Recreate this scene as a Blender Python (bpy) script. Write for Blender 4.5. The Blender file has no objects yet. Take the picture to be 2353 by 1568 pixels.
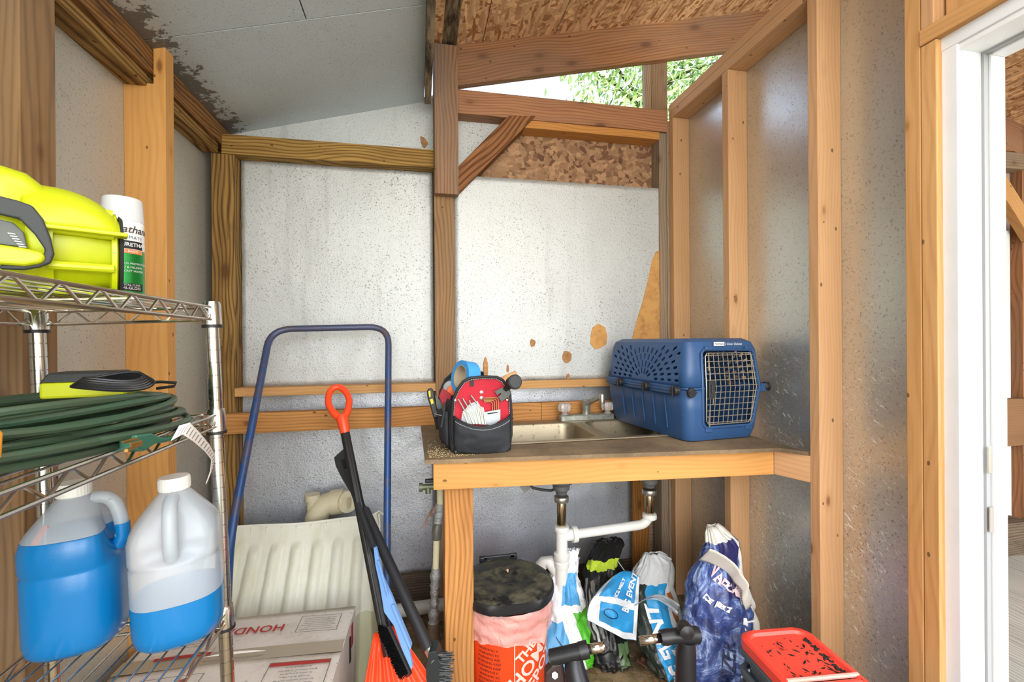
import bpy, bmesh, math, random
from mathutils import Vector, Matrix, noise
V = Vector
PI = math.pi
C = bpy.context.scene.collection
sc = bpy.context.scene
random.seed(7)
H = 1.28                                   # camera height above the floor

# ---------------------------------------------------------------- camera
F_PX, YAW, PITCH, ROLL = 1046.26, 0.2020, -0.00086, -0.00717
def cam_axes():
    f = V((math.sin(YAW)*math.cos(PITCH), math.cos(YAW)*math.cos(PITCH), math.sin(PITCH)))
    r = V((math.cos(YAW), -math.sin(YAW), 0)); u = r.cross(f)
    c, s = math.cos(ROLL), math.sin(ROLL)
    return c*r + s*u, -s*r + c*u, f
CR, CU, CF = cam_axes()
CO = V((0, 0, H))
cd = bpy.data.cameras.new('camera'); cam = bpy.data.objects.new('camera', cd); C.objects.link(cam)
cd.sensor_width = 36; cd.lens = F_PX/2353*36; cd.clip_start = 0.02
cam.matrix_world = Matrix(((CR.x, CU.x, -CF.x, CO.x), (CR.y, CU.y, -CF.y, CO.y), (CR.z, CU.z, -CF.z, CO.z), (0, 0, 0, 1)))
sc.camera = cam

# ---------------------------------------------------------------- world, lights, exposure
sc.view_settings.view_transform = 'Standard'; sc.view_settings.look = 'None'
sc.view_settings.gamma = 1; sc.view_settings.use_curve_mapping = False
sc.view_settings.exposure = 0.12
w = bpy.data.worlds.new('sky'); sc.world = w; w.use_nodes = True
nt = w.node_tree; bg = nt.nodes['Background']
sk = nt.nodes.new('ShaderNodeTexSky'); sk.sky_type = 'NISHITA'; sk.sun_disc = False
sk.sun_elevation = math.radians(50); sk.sun_rotation = math.radians(200); sk.dust_density = 3; sk.air_density = 1.2
mixw = nt.nodes.new('ShaderNodeMix'); mixw.data_type = 'RGBA'; mixw.inputs[0].default_value = 0.6
nt.links.new(sk.outputs[0], mixw.inputs[6]); mixw.inputs[7].default_value = (0.9, 0.93, 1.0, 1)   # thin bright overcast
SKY_STRENGTH = 1.6
nt.links.new(mixw.outputs[2], bg.inputs[0]); bg.inputs[1].default_value = SKY_STRENGTH
def area(name, loc, target, size, sizey, power, col=(1, 1, 1)):
    l = bpy.data.lights.new(name, 'AREA'); l.shape = 'RECTANGLE'; l.size = size; l.size_y = sizey
    l.energy = power; l.color = col
    o = bpy.data.objects.new(name, l); C.objects.link(o)
    o.location = loc; o.rotation_euler = (V(target)-V(loc)).to_track_quat('-Z', 'Y').to_euler()
    return o
area('doorway_daylight', (-0.1, -1.3, 1.5), (0.1, 2, 1.1), 2.6, 2.4, 62, (1.0, 0.985, 0.96))
area('next_room_daylight', (3.0, -1.3, 1.6), (2.8, 2, 1.0), 2.4, 2.0, 95, (1.0, 0.99, 0.97))
area('room_bounce', (0.35, 0.4, 2.2), (0.2, 1.6, 0.2), 1.2, 1.0, 14, (1.0, 0.97, 0.93))

# ---------------------------------------------------------------- back-projection (pixels of the 2353x1568 frame onto real planes)
def ray(px, py):
    return ((px-1176.5)/F_PX)*CR - ((py-784)/F_PX)*CU + CF
def KP(px, py, p0, n):
    d = ray(px, py); n = V(n)
    return CO + d*((V(p0)-CO).dot(n)/d.dot(n))
def KY(px, py, y): return KP(px, py, (0, y, 0), (0, 1, 0))
def KX(px, py, x): return KP(px, py, (x, 0, 0), (1, 0, 0))
def KZ(px, py, z): return KP(px, py, (0, 0, z), (0, 0, 1))
def KD(px, py, d): return CO + ray(px, py)*d

# ---------------------------------------------------------------- materials
def lin(h):
    h = h.lstrip('#'); c = [int(h[i:i+2], 16)/255 for i in (0, 2, 4)]
    return tuple((x/12.92 if x <= .04045 else ((x+.055)/1.055)**2.4) for x in c) + (1,)
_m = {}
class NT:
    def __init__(s, name):
        s.m = bpy.data.materials.new(name); s.m.use_nodes = True; s.t = s.m.node_tree
        s.p = s.t.nodes['Principled BSDF']; s.out = s.t.nodes['Material Output']
    def n(s, typ, **k):
        q = s.t.nodes.new('ShaderNode'+typ)
        for a, b in k.items(): setattr(q, a, b)
        return q
    def l(s, a, b): s.t.links.new(a, b)
    def math(s, op, a, b=None, c=None, clamp=False):
        q = s.n('Math', operation=op); q.use_clamp = clamp
        for i, v in enumerate((a, b, c)):
            if v is None: continue
            if isinstance(v, (int, float)): q.inputs[i].default_value = v
            else: s.l(v, q.inputs[i])
        return q.outputs[0]
    def mix(s, f, a, b, mode='MIX'):
        q = s.n('Mix', data_type='RGBA', blend_type=mode)
        for i, v in ((0, f), (6, a), (7, b)):
            if isinstance(v, (int, float)): q.inputs[i].default_value = v
            elif isinstance(v, tuple): q.inputs[i].default_value = v
            else: s.l(v, q.inputs[i])
        return q.outputs[2]
    def ramp(s, f, stops, interp='LINEAR'):
        q = s.n('ValToRGB'); cr = q.color_ramp; cr.interpolation = interp
        while len(cr.elements) > 1: cr.elements.remove(cr.elements[-1])
        cr.elements[0].position = stops[0][0]; cr.elements[0].color = stops[0][1]
        for p, c in stops[1:]:
            e = cr.elements.new(p); e.color = c
        s.l(f, q.inputs[0]); return q.outputs[0]
    def coord(s, scale=(1, 1, 1), rnd=True, kind='Object', rot=(0, 0, 0)):
        tc = s.n('TexCoord'); v = tc.outputs[kind]
        if rnd:
            oi = s.n('ObjectInfo'); c = s.n('CombineXYZ')
            for i, k in enumerate((7.3, 3.1, 5.7)): s.l(s.math('MULTIPLY', oi.outputs['Random'], k), c.inputs[i])
            a = s.n('VectorMath', operation='ADD'); s.l(v, a.inputs[0]); s.l(c.outputs[0], a.inputs[1]); v = a.outputs[0]
        mp = s.n('Mapping'); mp.inputs['Scale'].default_value = scale; mp.inputs['Rotation'].default_value = rot
        s.l(v, mp.inputs[0]); return mp.outputs[0]
    def noise(s, v, scale, detail=3, rough=.55, dist=0):
        q = s.n('TexNoise'); q.inputs['Scale'].default_value = scale; q.inputs['Detail'].default_value = detail
        q.inputs['Roughness'].default_value = rough; q.inputs['Distortion'].default_value = dist
        s.l(v, q.inputs['Vector']); return q.outputs['Fac']
    def bump(s, h, strength, dist=.002):
        q = s.n('Bump'); q.inputs['Strength'].default_value = strength; q.inputs['Distance'].default_value = dist
        s.l(h, q.inputs['Height']); s.l(q.outputs[0], s.p.inputs['Normal'])
    def set(s, **k):
        for a, b in k.items():
            i = s.p.inputs[a.replace('_', ' ')]
            if isinstance(b, (int, float, tuple)): i.default_value = b
            else: s.l(b, i)
g1 = lambda x: (x, x, x, 1)

def wood(name, light, dark, knot='5a3418', mould=0.0, rough=.72, contrast=.55, grey=0.0, knots=1.0):
    if name in _m: return _m[name]
    s = NT(name); L, D, Kc = lin(light), lin(dark), lin(knot)
    v = s.coord()
    low = s.n('TexNoise'); low.inputs['Scale'].default_value = 1.0; low.inputs['Detail'].default_value = 1
    mp = s.n('Mapping'); mp.inputs['Scale'].default_value = (2.2, 6, 6); s.l(v, mp.inputs[0]); s.l(mp.outputs[0], low.inputs['Vector'])
    sub = s.n('VectorMath', operation='MULTIPLY_ADD'); s.l(low.outputs['Color'], sub.inputs[0]); sub.inputs[1].default_value = (0, .07, .07); s.l(v, sub.inputs[2])
    mp2 = s.n('Mapping'); mp2.inputs['Scale'].default_value = (.05, 1, 1); s.l(sub.outputs[0], mp2.inputs[0])
    wv = s.n('TexWave', wave_type='RINGS', rings_direction='X'); wv.inputs['Scale'].default_value = 26
    wv.inputs['Distortion'].default_value = 1.2; wv.inputs['Detail'].default_value = 2; wv.inputs['Detail Scale'].default_value = 1.5
    s.l(mp2.outputs[0], wv.inputs['Vector'])
    ring = s.math('POWER', wv.outputs['Fac'], 2.2)
    mp3 = s.n('Mapping'); mp3.inputs['Scale'].default_value = (4, 130, 130); s.l(v, mp3.inputs[0])
    st = s.noise(mp3.outputs[0], 1.0, 3, .6)
    bl = s.noise(s.coord((1.3, 5, 5)), 1.0, 3, .6)
    f = s.math('ADD', s.math('MULTIPLY', ring, .55), s.math('MULTIPLY', s.math('SUBTRACT', st, .35), 1.1))
    f = s.math('MULTIPLY', f, contrast*1.25, clamp=True)
    col = s.mix(f, L, D)
    bm = s.n('MapRange'); bm.inputs[1].default_value = .35; bm.inputs[2].default_value = .72
    s.l(bl, bm.inputs[0])
    col = s.mix(s.math('MULTIPLY', bm.outputs[0], .4), col, D)
    if knots:
        vo = s.n('TexVoronoi'); vo.inputs['Scale'].default_value = 1
        s.l(s.coord((4.2, 9, 9)), vo.inputs['Vector'])
        kd = s.math('ADD', vo.outputs['Distance'], s.math('MULTIPLY', s.math('SUBTRACT', st, .5), .06))
        k1 = s.n('MapRange'); k1.inputs[1].default_value = .125*knots; k1.inputs[2].default_value = .06*knots; s.l(kd, k1.inputs[0])
        col = s.mix(s.math('MULTIPLY', k1.outputs[0], .85), col, Kc)
        k2 = s.n('MapRange'); k2.inputs[1].default_value = .24*knots; k2.inputs[2].default_value = .12*knots; s.l(kd, k2.inputs[0])
        col = s.mix(s.math('MULTIPLY', k2.outputs[0], .30), col, D)
        # nail holes / specks
        v2 = s.n('TexVoronoi'); v2.inputs['Scale'].default_value = 1; s.l(s.coord((11, 18, 18)), v2.inputs['Vector'])
        sp = s.math('LESS_THAN', v2.outputs['Distance'], .075)
        col = s.mix(s.math('MULTIPLY', sp, .7), col, lin('2c1d12'))
    if grey: col = s.mix(s.math('MULTIPLY', bm.outputs[0], grey), col, lin('8a8178'))
    if mould:
        mn = s.noise(s.coord((5, 22, 22)), 1.0, 6, .7)
        mr = s.n('MapRange'); mr.inputs[1].default_value = .62-.22*mould; mr.inputs[2].default_value = .78-.22*mould; s.l(mn, mr.inputs[0])
        col = s.mix(s.math('MULTIPLY', mr.outputs[0], .85), col, lin('1d1a17'))
    s.set(Base_Color=col, Roughness=rough); s.p.inputs['Specular IOR Level'].default_value = .25
    s.bump(s.math('ADD', st, s.math('MULTIPLY', ring, .4)), .35, .0012)
    _m[name] = s.m; return s.m

def foil(name, base='c9cbcc', rough=.36, dimple=.5, dim=320, metal=.88, specks=0, wrinkle=.5, dirt=.25, speck=.9, mould=0):
    if name in _m: return _m[name]
    s = NT(name); v = s.coord(rnd=False)
    B = lin(base)
    n1 = s.noise(v, 2.2, 4, .6); n2 = s.noise(v, 38, 4, .65); n3 = s.noise(v, dim, 2, .6)
    mpv = s.n('Mapping'); mpv.inputs['Scale'].default_value = (14, 14, 1.1); s.l(v, mpv.inputs[0])
    n4 = s.noise(mpv.outputs[0], 1.0, 4, .6)
    col = s.mix(s.math('MULTIPLY', n1, .35), B, lin('a7a79f'))
    dr = s.n('MapRange'); dr.inputs[1].default_value = .60; dr.inputs[2].default_value = .78; s.l(n4, dr.inputs[0])
    col = s.mix(s.math('MULTIPLY', dr.outputs[0], dirt), col, lin('77705f'))
    sp = s.n('MapRange'); sp.inputs[1].default_value = .58; sp.inputs[2].default_value = .68; s.l(s.noise(v, 150, 3, .6), sp.inputs[0])
    sm = s.math('MULTIPLY', sp.outputs[0], s.math('MULTIPLY', n1, speck))
    col = s.mix(sm, col, lin('4b4a48'))
    if mould:
        sx = s.n('SeparateXYZ'); s.l(v, sx.inputs[0])
        mr = s.n('MapRange'); mr.inputs[1].default_value = .24; mr.inputs[2].default_value = .05; s.l(sx.outputs['X'], mr.inputs[0])
        mf = s.math('GREATER_THAN', s.math('ADD', s.math('MULTIPLY', mr.outputs[0], .42), s.noise(v, 22, 6, .75)), .74)
        col = s.mix(s.math('MULTIPLY', mf, .8), col, lin('33281c'))
        col = s.mix(s.math('MULTIPLY', mr.outputs[0], .35), col, lin('8a7a62'))
    r = s.math('ADD', rough-.08, s.math('MULTIPLY', n2, .16))
    if specks:
        mpr = s.n('Mapping'); mpr.inputs['Rotation'].default_value = (0, 0, .9); s.l(v, mpr.inputs[0])
        mpk = s.n('Mapping'); mpk.inputs['Scale'].default_value = (55, 170, 60); s.l(mpr.outputs[0], mpk.inputs[0])
        k = s.noise(mpk.outputs[0], 1.0, 2, .5, 1.0)
        sx = s.n('SeparateXYZ'); s.l(v, sx.inputs[0])
        hgt = s.n('MapRange'); hgt.inputs[1].default_value = 1.75; hgt.inputs[2].default_value = .6; s.l(sx.outputs['X'], hgt.inputs[0])
        kr = s.n('MapRange'); kr.inputs[1].default_value = .62; kr.inputs[2].default_value = .66; s.l(k, kr.inputs[0])
        kk = s.math('MULTIPLY', kr.outputs[0], hgt.outputs[0])
        col = s.mix(s.math('MULTIPLY', kk, specks), col, lin('f4f4f2'))
        r = s.math('ADD', r, s.math('MULTIPLY', kk, .4), clamp=True)
        s.set(Metallic=s.math('MULTIPLY_ADD', kk, -.8*specks, metal))
    else: s.set(Metallic=metal)
    s.set(Base_Color=col, Roughness=r)
    wr = s.noise(v, 9, 3, .6, 1.0)
    h = s.math('ADD', s.math('MULTIPLY', n3, dimple), s.math('MULTIPLY', n2, wrinkle))
    h = s.math('ADD', h, s.math('MULTIPLY', wr, wrinkle*2.5))
    s.bump(h, .55, .0022)
    _m[name] = s.m; return s.m

def osb(name, light='c79a68', dark='7c4b28', scale=1.0, rot=0.0, tint=None):
    if name in _m: return _m[name]
    s = NT(name); cols = []; f0 = None
    for i, (sx, sy, a) in enumerate(((13, 60, .35), (16, 52, -.6), (12, 70, 1.25))):
        mp0 = s.coord((1, 1, 1), rnd=True, rot=(0, a, a+rot)); mpq = s.n('Mapping'); mpq.inputs['Scale'].default_value = (sx*scale, sy*scale, sy*scale); s.l(mp0, mpq.inputs[0]); mp = mpq.outputs[0]
        nz = s.n('TexNoise'); nz.inputs['Scale'].default_value = .8; nz.inputs['Detail'].default_value = 3; s.l(mp, nz.inputs['Vector'])
        ad = s.n('VectorMath', operation='MULTIPLY_ADD'); s.l(nz.outputs['Color'], ad.inputs[0]); ad.inputs[1].default_value = (.45, .45, .45); s.l(mp, ad.inputs[2])
        vo = s.n('TexVoronoi'); vo.inputs['Scale'].default_value = 1; s.l(ad.outputs[0], vo.inputs['Vector'])
        sep = s.n('SeparateColor'); s.l(vo.outputs['Color'], sep.inputs[0])
        L, D = lin(light), lin(dark)
        md = tuple((L[k]*.6+D[k]*.4) for k in range(3)) + (1,); hi = tuple(min(1, L[k]*1.35) for k in range(3)) + (1,)
        c = s.ramp(sep.outputs[0], [(0, D), (.3, md), (.65, L), (1, hi)])
        cols.append((c, sep.outputs[1]))
    col = s.mix(s.math('GREATER_THAN', cols[1][1], .5), cols[0][0], cols[1][0])
    col = s.mix(s.math('GREATER_THAN', cols[2][1], .6), col, cols[2][0])
    st = s.noise(s.coord((60, 60, 60)), 1, 4, .7)
    col = s.mix(s.math('MULTIPLY', s.math('SUBTRACT', st, .3, clamp=True), .55), col, lin('4a2c18'))
    s.set(Base_Color=col, Roughness=.75); s.p.inputs['Specular IOR Level'].default_value = .25
    s.bump(s.math('ADD', st, cols[0][1]), .35, .0015)
    _m[name] = s.m; return s.m

def plain(name, col, rough=.5, metal=0, spec=.5, noise_amt=0.0, nscale=30, dark=None, bump=0, bscale=80, alpha=1, trans=0, coat=0, emit=None, sss=0):
    if name in _m: return _m[name]
    s = NT(name); c = lin(col) if isinstance(col, str) else col
    s.p.inputs['Base Color'].default_value = c
    if noise_amt:
        n = s.noise(s.coord(), nscale, 5, .65)
        r = s.n('MapRange'); r.inputs[1].default_value = .45; r.inputs[2].default_value = .7; s.l(n, r.inputs[0])
        s.set(Base_Color=s.mix(s.math('MULTIPLY', r.outputs[0], noise_amt), c, lin(dark or '3a3028')))
    s.set(Roughness=rough, Metallic=metal); s.p.inputs['Specular IOR Level'].default_value = spec
    if bump: s.bump(s.noise(s.coord(), bscale, 4, .6), bump, .002)
    if trans: s.p.inputs['Transmission Weight'].default_value = trans
    if coat: s.p.inputs['Coat Weight'].default_value = coat
    if alpha < 1: s.p.inputs['Alpha'].default_value = alpha
    if sss: s.p.inputs['Subsurface Weight'].default_value = sss; s.p.inputs['Subsurface Radius'].default_value = (.02, .02, .02)
    _m[name] = s.m; return s.m

# ---------------------------------------------------------------- mesh builder
class MB:
    def __init__(s): s.v = []; s.f = []; s.uv = None
    def add(s, vs, fs):
        b = len(s.v); s.v += [tuple(p) for p in vs]; s.f += [tuple(i+b for i in f) for f in fs]; return s
    def box(s, a, b, M=None):
        x0, y0, z0 = a; x1, y1, z1 = b
        vs = [V(p) for p in ((x0,y0,z0),(x1,y0,z0),(x1,y1,z0),(x0,y1,z0),(x0,y0,z1),(x1,y0,z1),(x1,y1,z1),(x0,y1,z1))]
        if M is not None: vs = [M @ p for p in vs]
        return s.add(vs, [(0,3,2,1),(4,5,6,7),(0,1,5,4),(1,2,6,5),(2,3,7,6),(3,0,4,7)])
    def loft(s, rings, close=True, caps=True):
        n = len(rings[0]); b = len(s.v)
        for r in rings: s.v += [tuple(p) for p in r]
        for i in range(len(rings)-1):
            for j in range(n if close else n-1):
                k = (j+1) % n
                s.f.append((b+i*n+j, b+i*n+k, b+(i+1)*n+k, b+(i+1)*n+j))
        if caps:
            s.f.append(tuple(b+j for j in range(n))[::-1]); s.f.append(tuple(b+(len(rings)-1)*n+j for j in range(n)))
        return s
    def tube(s, pts, r, seg=10, closed=False, caps=True, flat=1.0):
        pts = [V(p) for p in pts]; n = len(pts)
        rr = r if isinstance(r, (list, tuple)) else [r]*n
        tans = []
        for i in range(n):
            if closed: t = pts[(i+1) % n]-pts[i-1]
            else: t = pts[min(i+1, n-1)]-pts[max(i-1, 0)]
            tans.append(t.normalized() if t.length > 1e-9 else V((0, 0, 1)))
        up = V((0, 0, 1)) if abs(tans[0].z) < .9 else V((1, 0, 0))
        nrm = (up-tans[0]*up.dot(tans[0])).normalized(); rings = []
        for i in range(n):
            nrm = (nrm-tans[i]*nrm.dot(tans[i])).normalized(); bi = tans[i].cross(nrm)
            rings.append([pts[i]+rr[i]*(math.cos(a)*nrm+math.sin(a)*bi*flat) for a in [2*PI*k/seg for k in range(seg)]])
        if closed:
            rings.append(rings[0][:]); return s.loft(rings, True, False)
        return s.loft(rings, True, caps)
    def lathe(s, prof, seg=24, M=None, caps=True, sq=None):
        rings = []
        for r, z in prof:
            ring = []
            for k in range(seg):
                a = 2*PI*k/seg; q = 1
                if sq: q = 1/((abs(math.cos(a))**sq+abs(math.sin(a))**sq)**(1/sq))
                ring.append(V((r*q*math.cos(a), r*q*math.sin(a), z)))
            rings.append([M @ p for p in ring] if M is not None else ring)
        return s.loft(rings, True, caps)
    def prism(s, poly, d):
        """poly: list of 3-D points (planar), extruded by vector d"""
        d = V(d); n = len(poly); a = [V(p) for p in poly]
        nr = V((0, 0, 0))
        for i in range(n): nr += a[i].cross(a[(i+1) % n])
        if nr.dot(d) > 0: a = a[::-1]
        b = [p+d for p in a]
        return s.add(a+b, [tuple(range(n)), tuple(range(2*n-1, n-1, -1))] + [(i, i+n, (i+1) % n+n, (i+1) % n) for i in range(n)])
    def grid(s, fn, nu, nv, thick=0, closeu=False):
        P = [[V(fn(i/nu, j/nv)) for i in range(nu+1)] for j in range(nv+1)]
        b = len(s.v); W = nu+1
        for r in P: s.v += [tuple(p) for p in r]
        for j in range(nv):
            for i in range(nu): s.f.append((b+j*W+i, b+j*W+i+1, b+(j+1)*W+i+1, b+(j+1)*W+i))
        s.uvs = [(i/nu, j/nv) for j in range(nv+1) for i in range(nu+1)]
        return s

WM = {}
def link(o, parent=None, M=None):
    C.objects.link(o); M = M or Matrix()
    if parent is not None:
        o.parent = parent; o.matrix_local = M; WM[o] = WM[parent] @ M
    else:
        o.matrix_world = M; WM[o] = M
    return o
def mk(name, mb, mat, parent=None, M=None, smooth=False, bevel=0, seg=2, solid=0, sub=0, weld=False, uvs=None, label=None, angle=35):
    me = bpy.data.meshes.new(name); me.from_pydata(mb.v, [], mb.f)
    if uvs is not None:
        ul = me.uv_layers.new(name='uv')
        for lp in me.loops: ul.data[lp.index].uv = uvs[lp.vertex_index]
    if weld:
        bm = bmesh.new(); bm.from_mesh(me); bmesh.ops.remove_doubles(bm, verts=bm.verts, dist=1e-5); bmesh.ops.recalc_face_normals(bm, faces=bm.faces); bm.to_mesh(me); bm.free()
    me.update()
    for m in (mat if isinstance(mat, (list, tuple)) else [mat]): me.materials.append(m)
    if smooth:
        me.polygons.foreach_set('use_smooth', [True]*len(me.polygons))
        if angle: me.set_sharp_from_angle(angle=math.radians(angle))
    o = bpy.data.objects.new(name, me)
    if solid: q = o.modifiers.new('s', 'SOLIDIFY'); q.thickness = solid; q.offset = 0
    if bevel: q = o.modifiers.new('b', 'BEVEL'); q.width = bevel; q.segments = seg; q.limit_method = 'ANGLE'; q.angle_limit = math.radians(40)
    if sub: q = o.modifiers.new('d', 'SUBSURF'); q.levels = sub; q.render_levels = sub
    link(o, parent, M)
    if label: o['label'] = label
    return o
def thing(name, label, cat, loc=(0, 0, 0), rotz=0, group=None, M=None):
    o = bpy.data.objects.new(name, None); o.empty_display_size = .05
    link(o, None, M or (Matrix.Translation(loc) @ Matrix.Rotation(rotz, 4, 'Z')))
    o['label'] = label; o['category'] = cat
    if group: o['group'] = group
    return o
def tag(o, label, cat, group=None):
    o['label'] = label; o['category'] = cat
    if group: o['group'] = group
    return o
def struct(name, label=None):
    o = bpy.data.objects.new(name, None); link(o); o['kind'] = 'structure'
    if label: o['label'] = label
    return o
def board(name, a, b, w, t, up, mat, parent, bevel=.002, label=None):
    """a timber from a to b (centre line); w is its size along `up`, t across"""
    a, b = V(a), V(b); x = (b-a).normalized(); up = V(up); z = (up-x*up.dot(x)).normalized(); y = z.cross(x)
    M = Matrix(((x.x, y.x, z.x, a.x), (x.y, y.y, z.y, a.y), (x.z, y.z, z.z, a.z), (0, 0, 0, 1)))
    L = (b-a).length
    mb = MB().box((0, -t/2, -w/2), (L, t/2, w/2))
    M2 = (WM[parent].inverted() @ M) if parent is not None else M
    return mk(name, mb, mat, parent, M2, bevel=bevel, label=label)
def bb(name, x0, y0, z0, x1, y1, z1, mat, parent, axis='z', bevel=.002, label=None):
    """axis-aligned timber with its grain along `axis`"""
    c = V(((x0+x1)/2, (y0+y1)/2, (z0+z1)/2))
    if axis == 'z': return board(name, (c.x, c.y, z0), (c.x, c.y, z1), abs(x1-x0), abs(y1-y0), (1, 0, 0), mat, parent, bevel, label)
    if axis == 'x': return board(name, (x0, c.y, c.z), (x1, c.y, c.z), abs(z1-z0), abs(y1-y0), (0, 0, 1), mat, parent, bevel, label)
    return board(name, (c.x, y0, c.z), (c.x, y1, c.z), abs(z1-z0), abs(x1-x0), (0, 0, 1), mat, parent, bevel, label)
def frame(o, x, z):
    """matrix with origin o, local x along x, local z near z"""
    x = V(x).normalized(); z = V(z); z = (z-x*z.dot(x)).normalized(); y = z.cross(x)
    return Matrix(((x.x, y.x, z.x, o[0]), (x.y, y.y, z.y, o[1]), (x.z, y.z, z.z, o[2]), (0, 0, 0, 1)))
def text_mesh(s, size=1.0, bold=0.0, shear=0.0, spacing=1.0):
    cu = bpy.data.curves.new('txt', 'FONT'); cu.body = s; cu.size = size; cu.align_x = 'CENTER'; cu.align_y = 'CENTER'
    cu.offset = bold; cu.shear = shear; cu.space_character = spacing; cu.resolution_u = 3
    o = bpy.data.objects.new('txt', cu); C.objects.link(o)
    dg = bpy.context.evaluated_depsgraph_get(); me = bpy.data.meshes.new_from_object(o.evaluated_get(dg))
    mb = MB(); mb.v = [tuple(v.co) for v in me.vertices]; mb.f = [tuple(p.vertices) for p in me.polygons]
    bpy.data.objects.remove(o); bpy.data.curves.remove(cu); bpy.data.meshes.remove(me)
    return mb
def lettering(s, fn, size, mat, parent, name='lettering', rot=0, dx=0, dy=0, bold=0, shear=0, spacing=1.0, lift=.0008, cut=0):
    """writes s; fn maps flat (x, y) to a 3-D point on the surface, lifted along its normal"""
    mb = text_mesh(s, size, bold, shear, spacing); out = []
    if cut:
        bm = bmesh.new(); me = bpy.data.meshes.new('t'); me.from_pydata(mb.v, [], mb.f); bm.from_mesh(me)
        xs = [p[0] for p in mb.v]; x = min(xs)+cut
        while x < max(xs):
            bmesh.ops.bisect_plane(bm, geom=bm.verts[:]+bm.edges[:]+bm.faces[:], plane_co=(x, 0, 0), plane_no=(1, 0, 0)); x += cut
        bm.verts.ensure_lookup_table(); bm.verts.index_update()
        mb.v = [tuple(v.co) for v in bm.verts]; mb.f = [tuple(v.index for v in f.verts) for f in bm.faces]; bm.free(); bpy.data.meshes.remove(me)
    c, sn = math.cos(rot), math.sin(rot); e = 1e-3
    for x, y, z in mb.v:
        X, Y = dx+c*x-sn*y, dy+sn*x+c*y
        p = V(fn(X, Y)); n = (V(fn(X+e, Y))-p).cross(V(fn(X, Y+e))-p)
        n = n.normalized() if n.length > 1e-12 else V((0, 0, 1))
        out.append(p+n*lift)
    mb.v = [tuple(p) for p in out]
    return mk(name, mb, mat, parent)

# ================================================================ THE SETTING
W_NEW = wood('pine', 'c79a66', 'a0703c', contrast=.4, knots=.8)
W_STUD = wood('stud_pine', 'c89f76', 'a4784e', contrast=.36, knots=.8)
W_OLD = wood('old_pine', 'b07f56', '7a5236', contrast=.8, grey=.3)
W_TREAT = wood('treated_pine', 'a98449', '563c1c', contrast=1.1, mould=.15, knots=1.5)
W_HEAD = wood('header_pine', 'b5835f', '7d5239', contrast=.7, grey=.35, knots=1.2)
W_MOULD = wood('mouldy_pine', 'a3906c', '5d4930', contrast=.9, mould=.75, grey=.5)
W_WEATH = wood('weathered_pine', 'a08a70', '6c5844', contrast=.8, grey=.6)
W_POST = wood('brown_post', '9a7750', '5e4128', contrast=.7, grey=.4)
FOIL_B = foil('foil_back', 'c9cdce', .56, 1.1, 150, .45, speck=1.3)
FOIL_L = foil('foil_left', 'cfcdc2', .5, .4, 300, .5)
FOIL_R = foil('foil_right', 'd9dbd5', .33, .3, 300, .76, specks=.7, wrinkle=.25, dirt=.0)
FOIL_C = foil('foil_ceiling', 'c6d0d5', .5, .5, 300, .5, dirt=.15)
FOIL_CM = foil('foil_ceiling_mould', 'c6d0d5', .5, .5, 300, .5, dirt=.15, mould=1)
OSB_W = osb('osb_wall', 'a68363', '684634', .72)
OSB_R = osb('osb_roof', 'dcb488', 'a06c44', 1.0, rot=.4)
BLACKGAP = plain('dark_gap', '0c0b0a', .9)
Z = lambda rel: H+rel

# floor
s = NT('dirt_floor'); v = s.coord(rnd=False)
a = s.noise(v, 5, 6, .7); b = s.noise(v, 34, 5, .7)
col = s.ramp(a, [(.3, lin('4a3f2a')), (.46, lin('7d6c4c')), (.56, lin('ab9570')), (.7, lin('c4ae88'))])
col = s.mix(s.math('MULTIPLY', b, .6), col, lin('3c3220'))
s.set(Base_Color=col, Roughness=.9); s.bump(b, .8, .006); DIRT = s.m
fl = struct('floor')
fg = MB().grid(lambda u, v: (-1.0+2.36*u, -1.6+3.9*v, .006*noise.noise(V((u*14, v*20, 0)))-.002), 50, 80)
mk('dirt_surface', fg, DIRT, fl, smooth=True, angle=0)

# left wall ------------------------------------------------------------
wl = struct('wall_left')
LX = -.875
for y0, y1 in ((-1.5, .25), (.25, 1.2), (1.2, 1.6), (1.6, 2.2)):
    bb('insulation_panel', LX-.025, y0+.001, 0, LX, y1-.001, Z(.92), FOIL_L, wl, 'z', 0)
W_LPOST = wood('grey_brown_post', '967550', '604428', contrast=.6, grey=.35)
bb('post', -.885, 1.106, 0, -.79, 1.2, Z(.80), W_LPOST, wl)
bb('post', -.885, .2, 0, -.79, .29, Z(.80), W_LPOST, wl)
bb('stud', -.885, .66, 0, -.79, .70, Z(.80), W_NEW, wl)
# stud notched over the plate
mb = MB().prism([V((x, 0, z)) for x, z in ((-.875, 0), (-.762, 0), (-.762, 2.215), (-.768, 2.222), (-.795, 2.222), (-.795, 2.08), (-.875, 2.08))], (0, .05, 0))
R = Matrix(((0, 0, 1, 0), (0, 1, 0, 0), (-1, 0, 0, 0), (0, 0, 0, 1)))       # local x = world z
mb.v = [tuple(R.inverted() @ (V(p)+V((0, 0, 0)))) for p in mb.v]
o = mk('stud', mb, wood('notched_stud', 'd09b5b', 'ad773c', contrast=.4, knots=.9), wl, Matrix.Translation((0, 1.594, 0)) @ R, bevel=.002)
bb('corner_post', -.839, 2.1, 0, -.752, 2.185, Z(.788), W_TREAT, wl)
bb('top_plate', -.875, -1.5, Z(.790), -.812, 2.1, Z(.828), W_TREAT, wl, 'y')
bb('top_plate', -.875, -1.5, Z(.829), -.797, 2.185, Z(.905), wood('dark_plate', 'a3733f', '50351d', contrast=1.0, mould=.35), wl, 'y', label='thick dark upper plate with mould')

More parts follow.
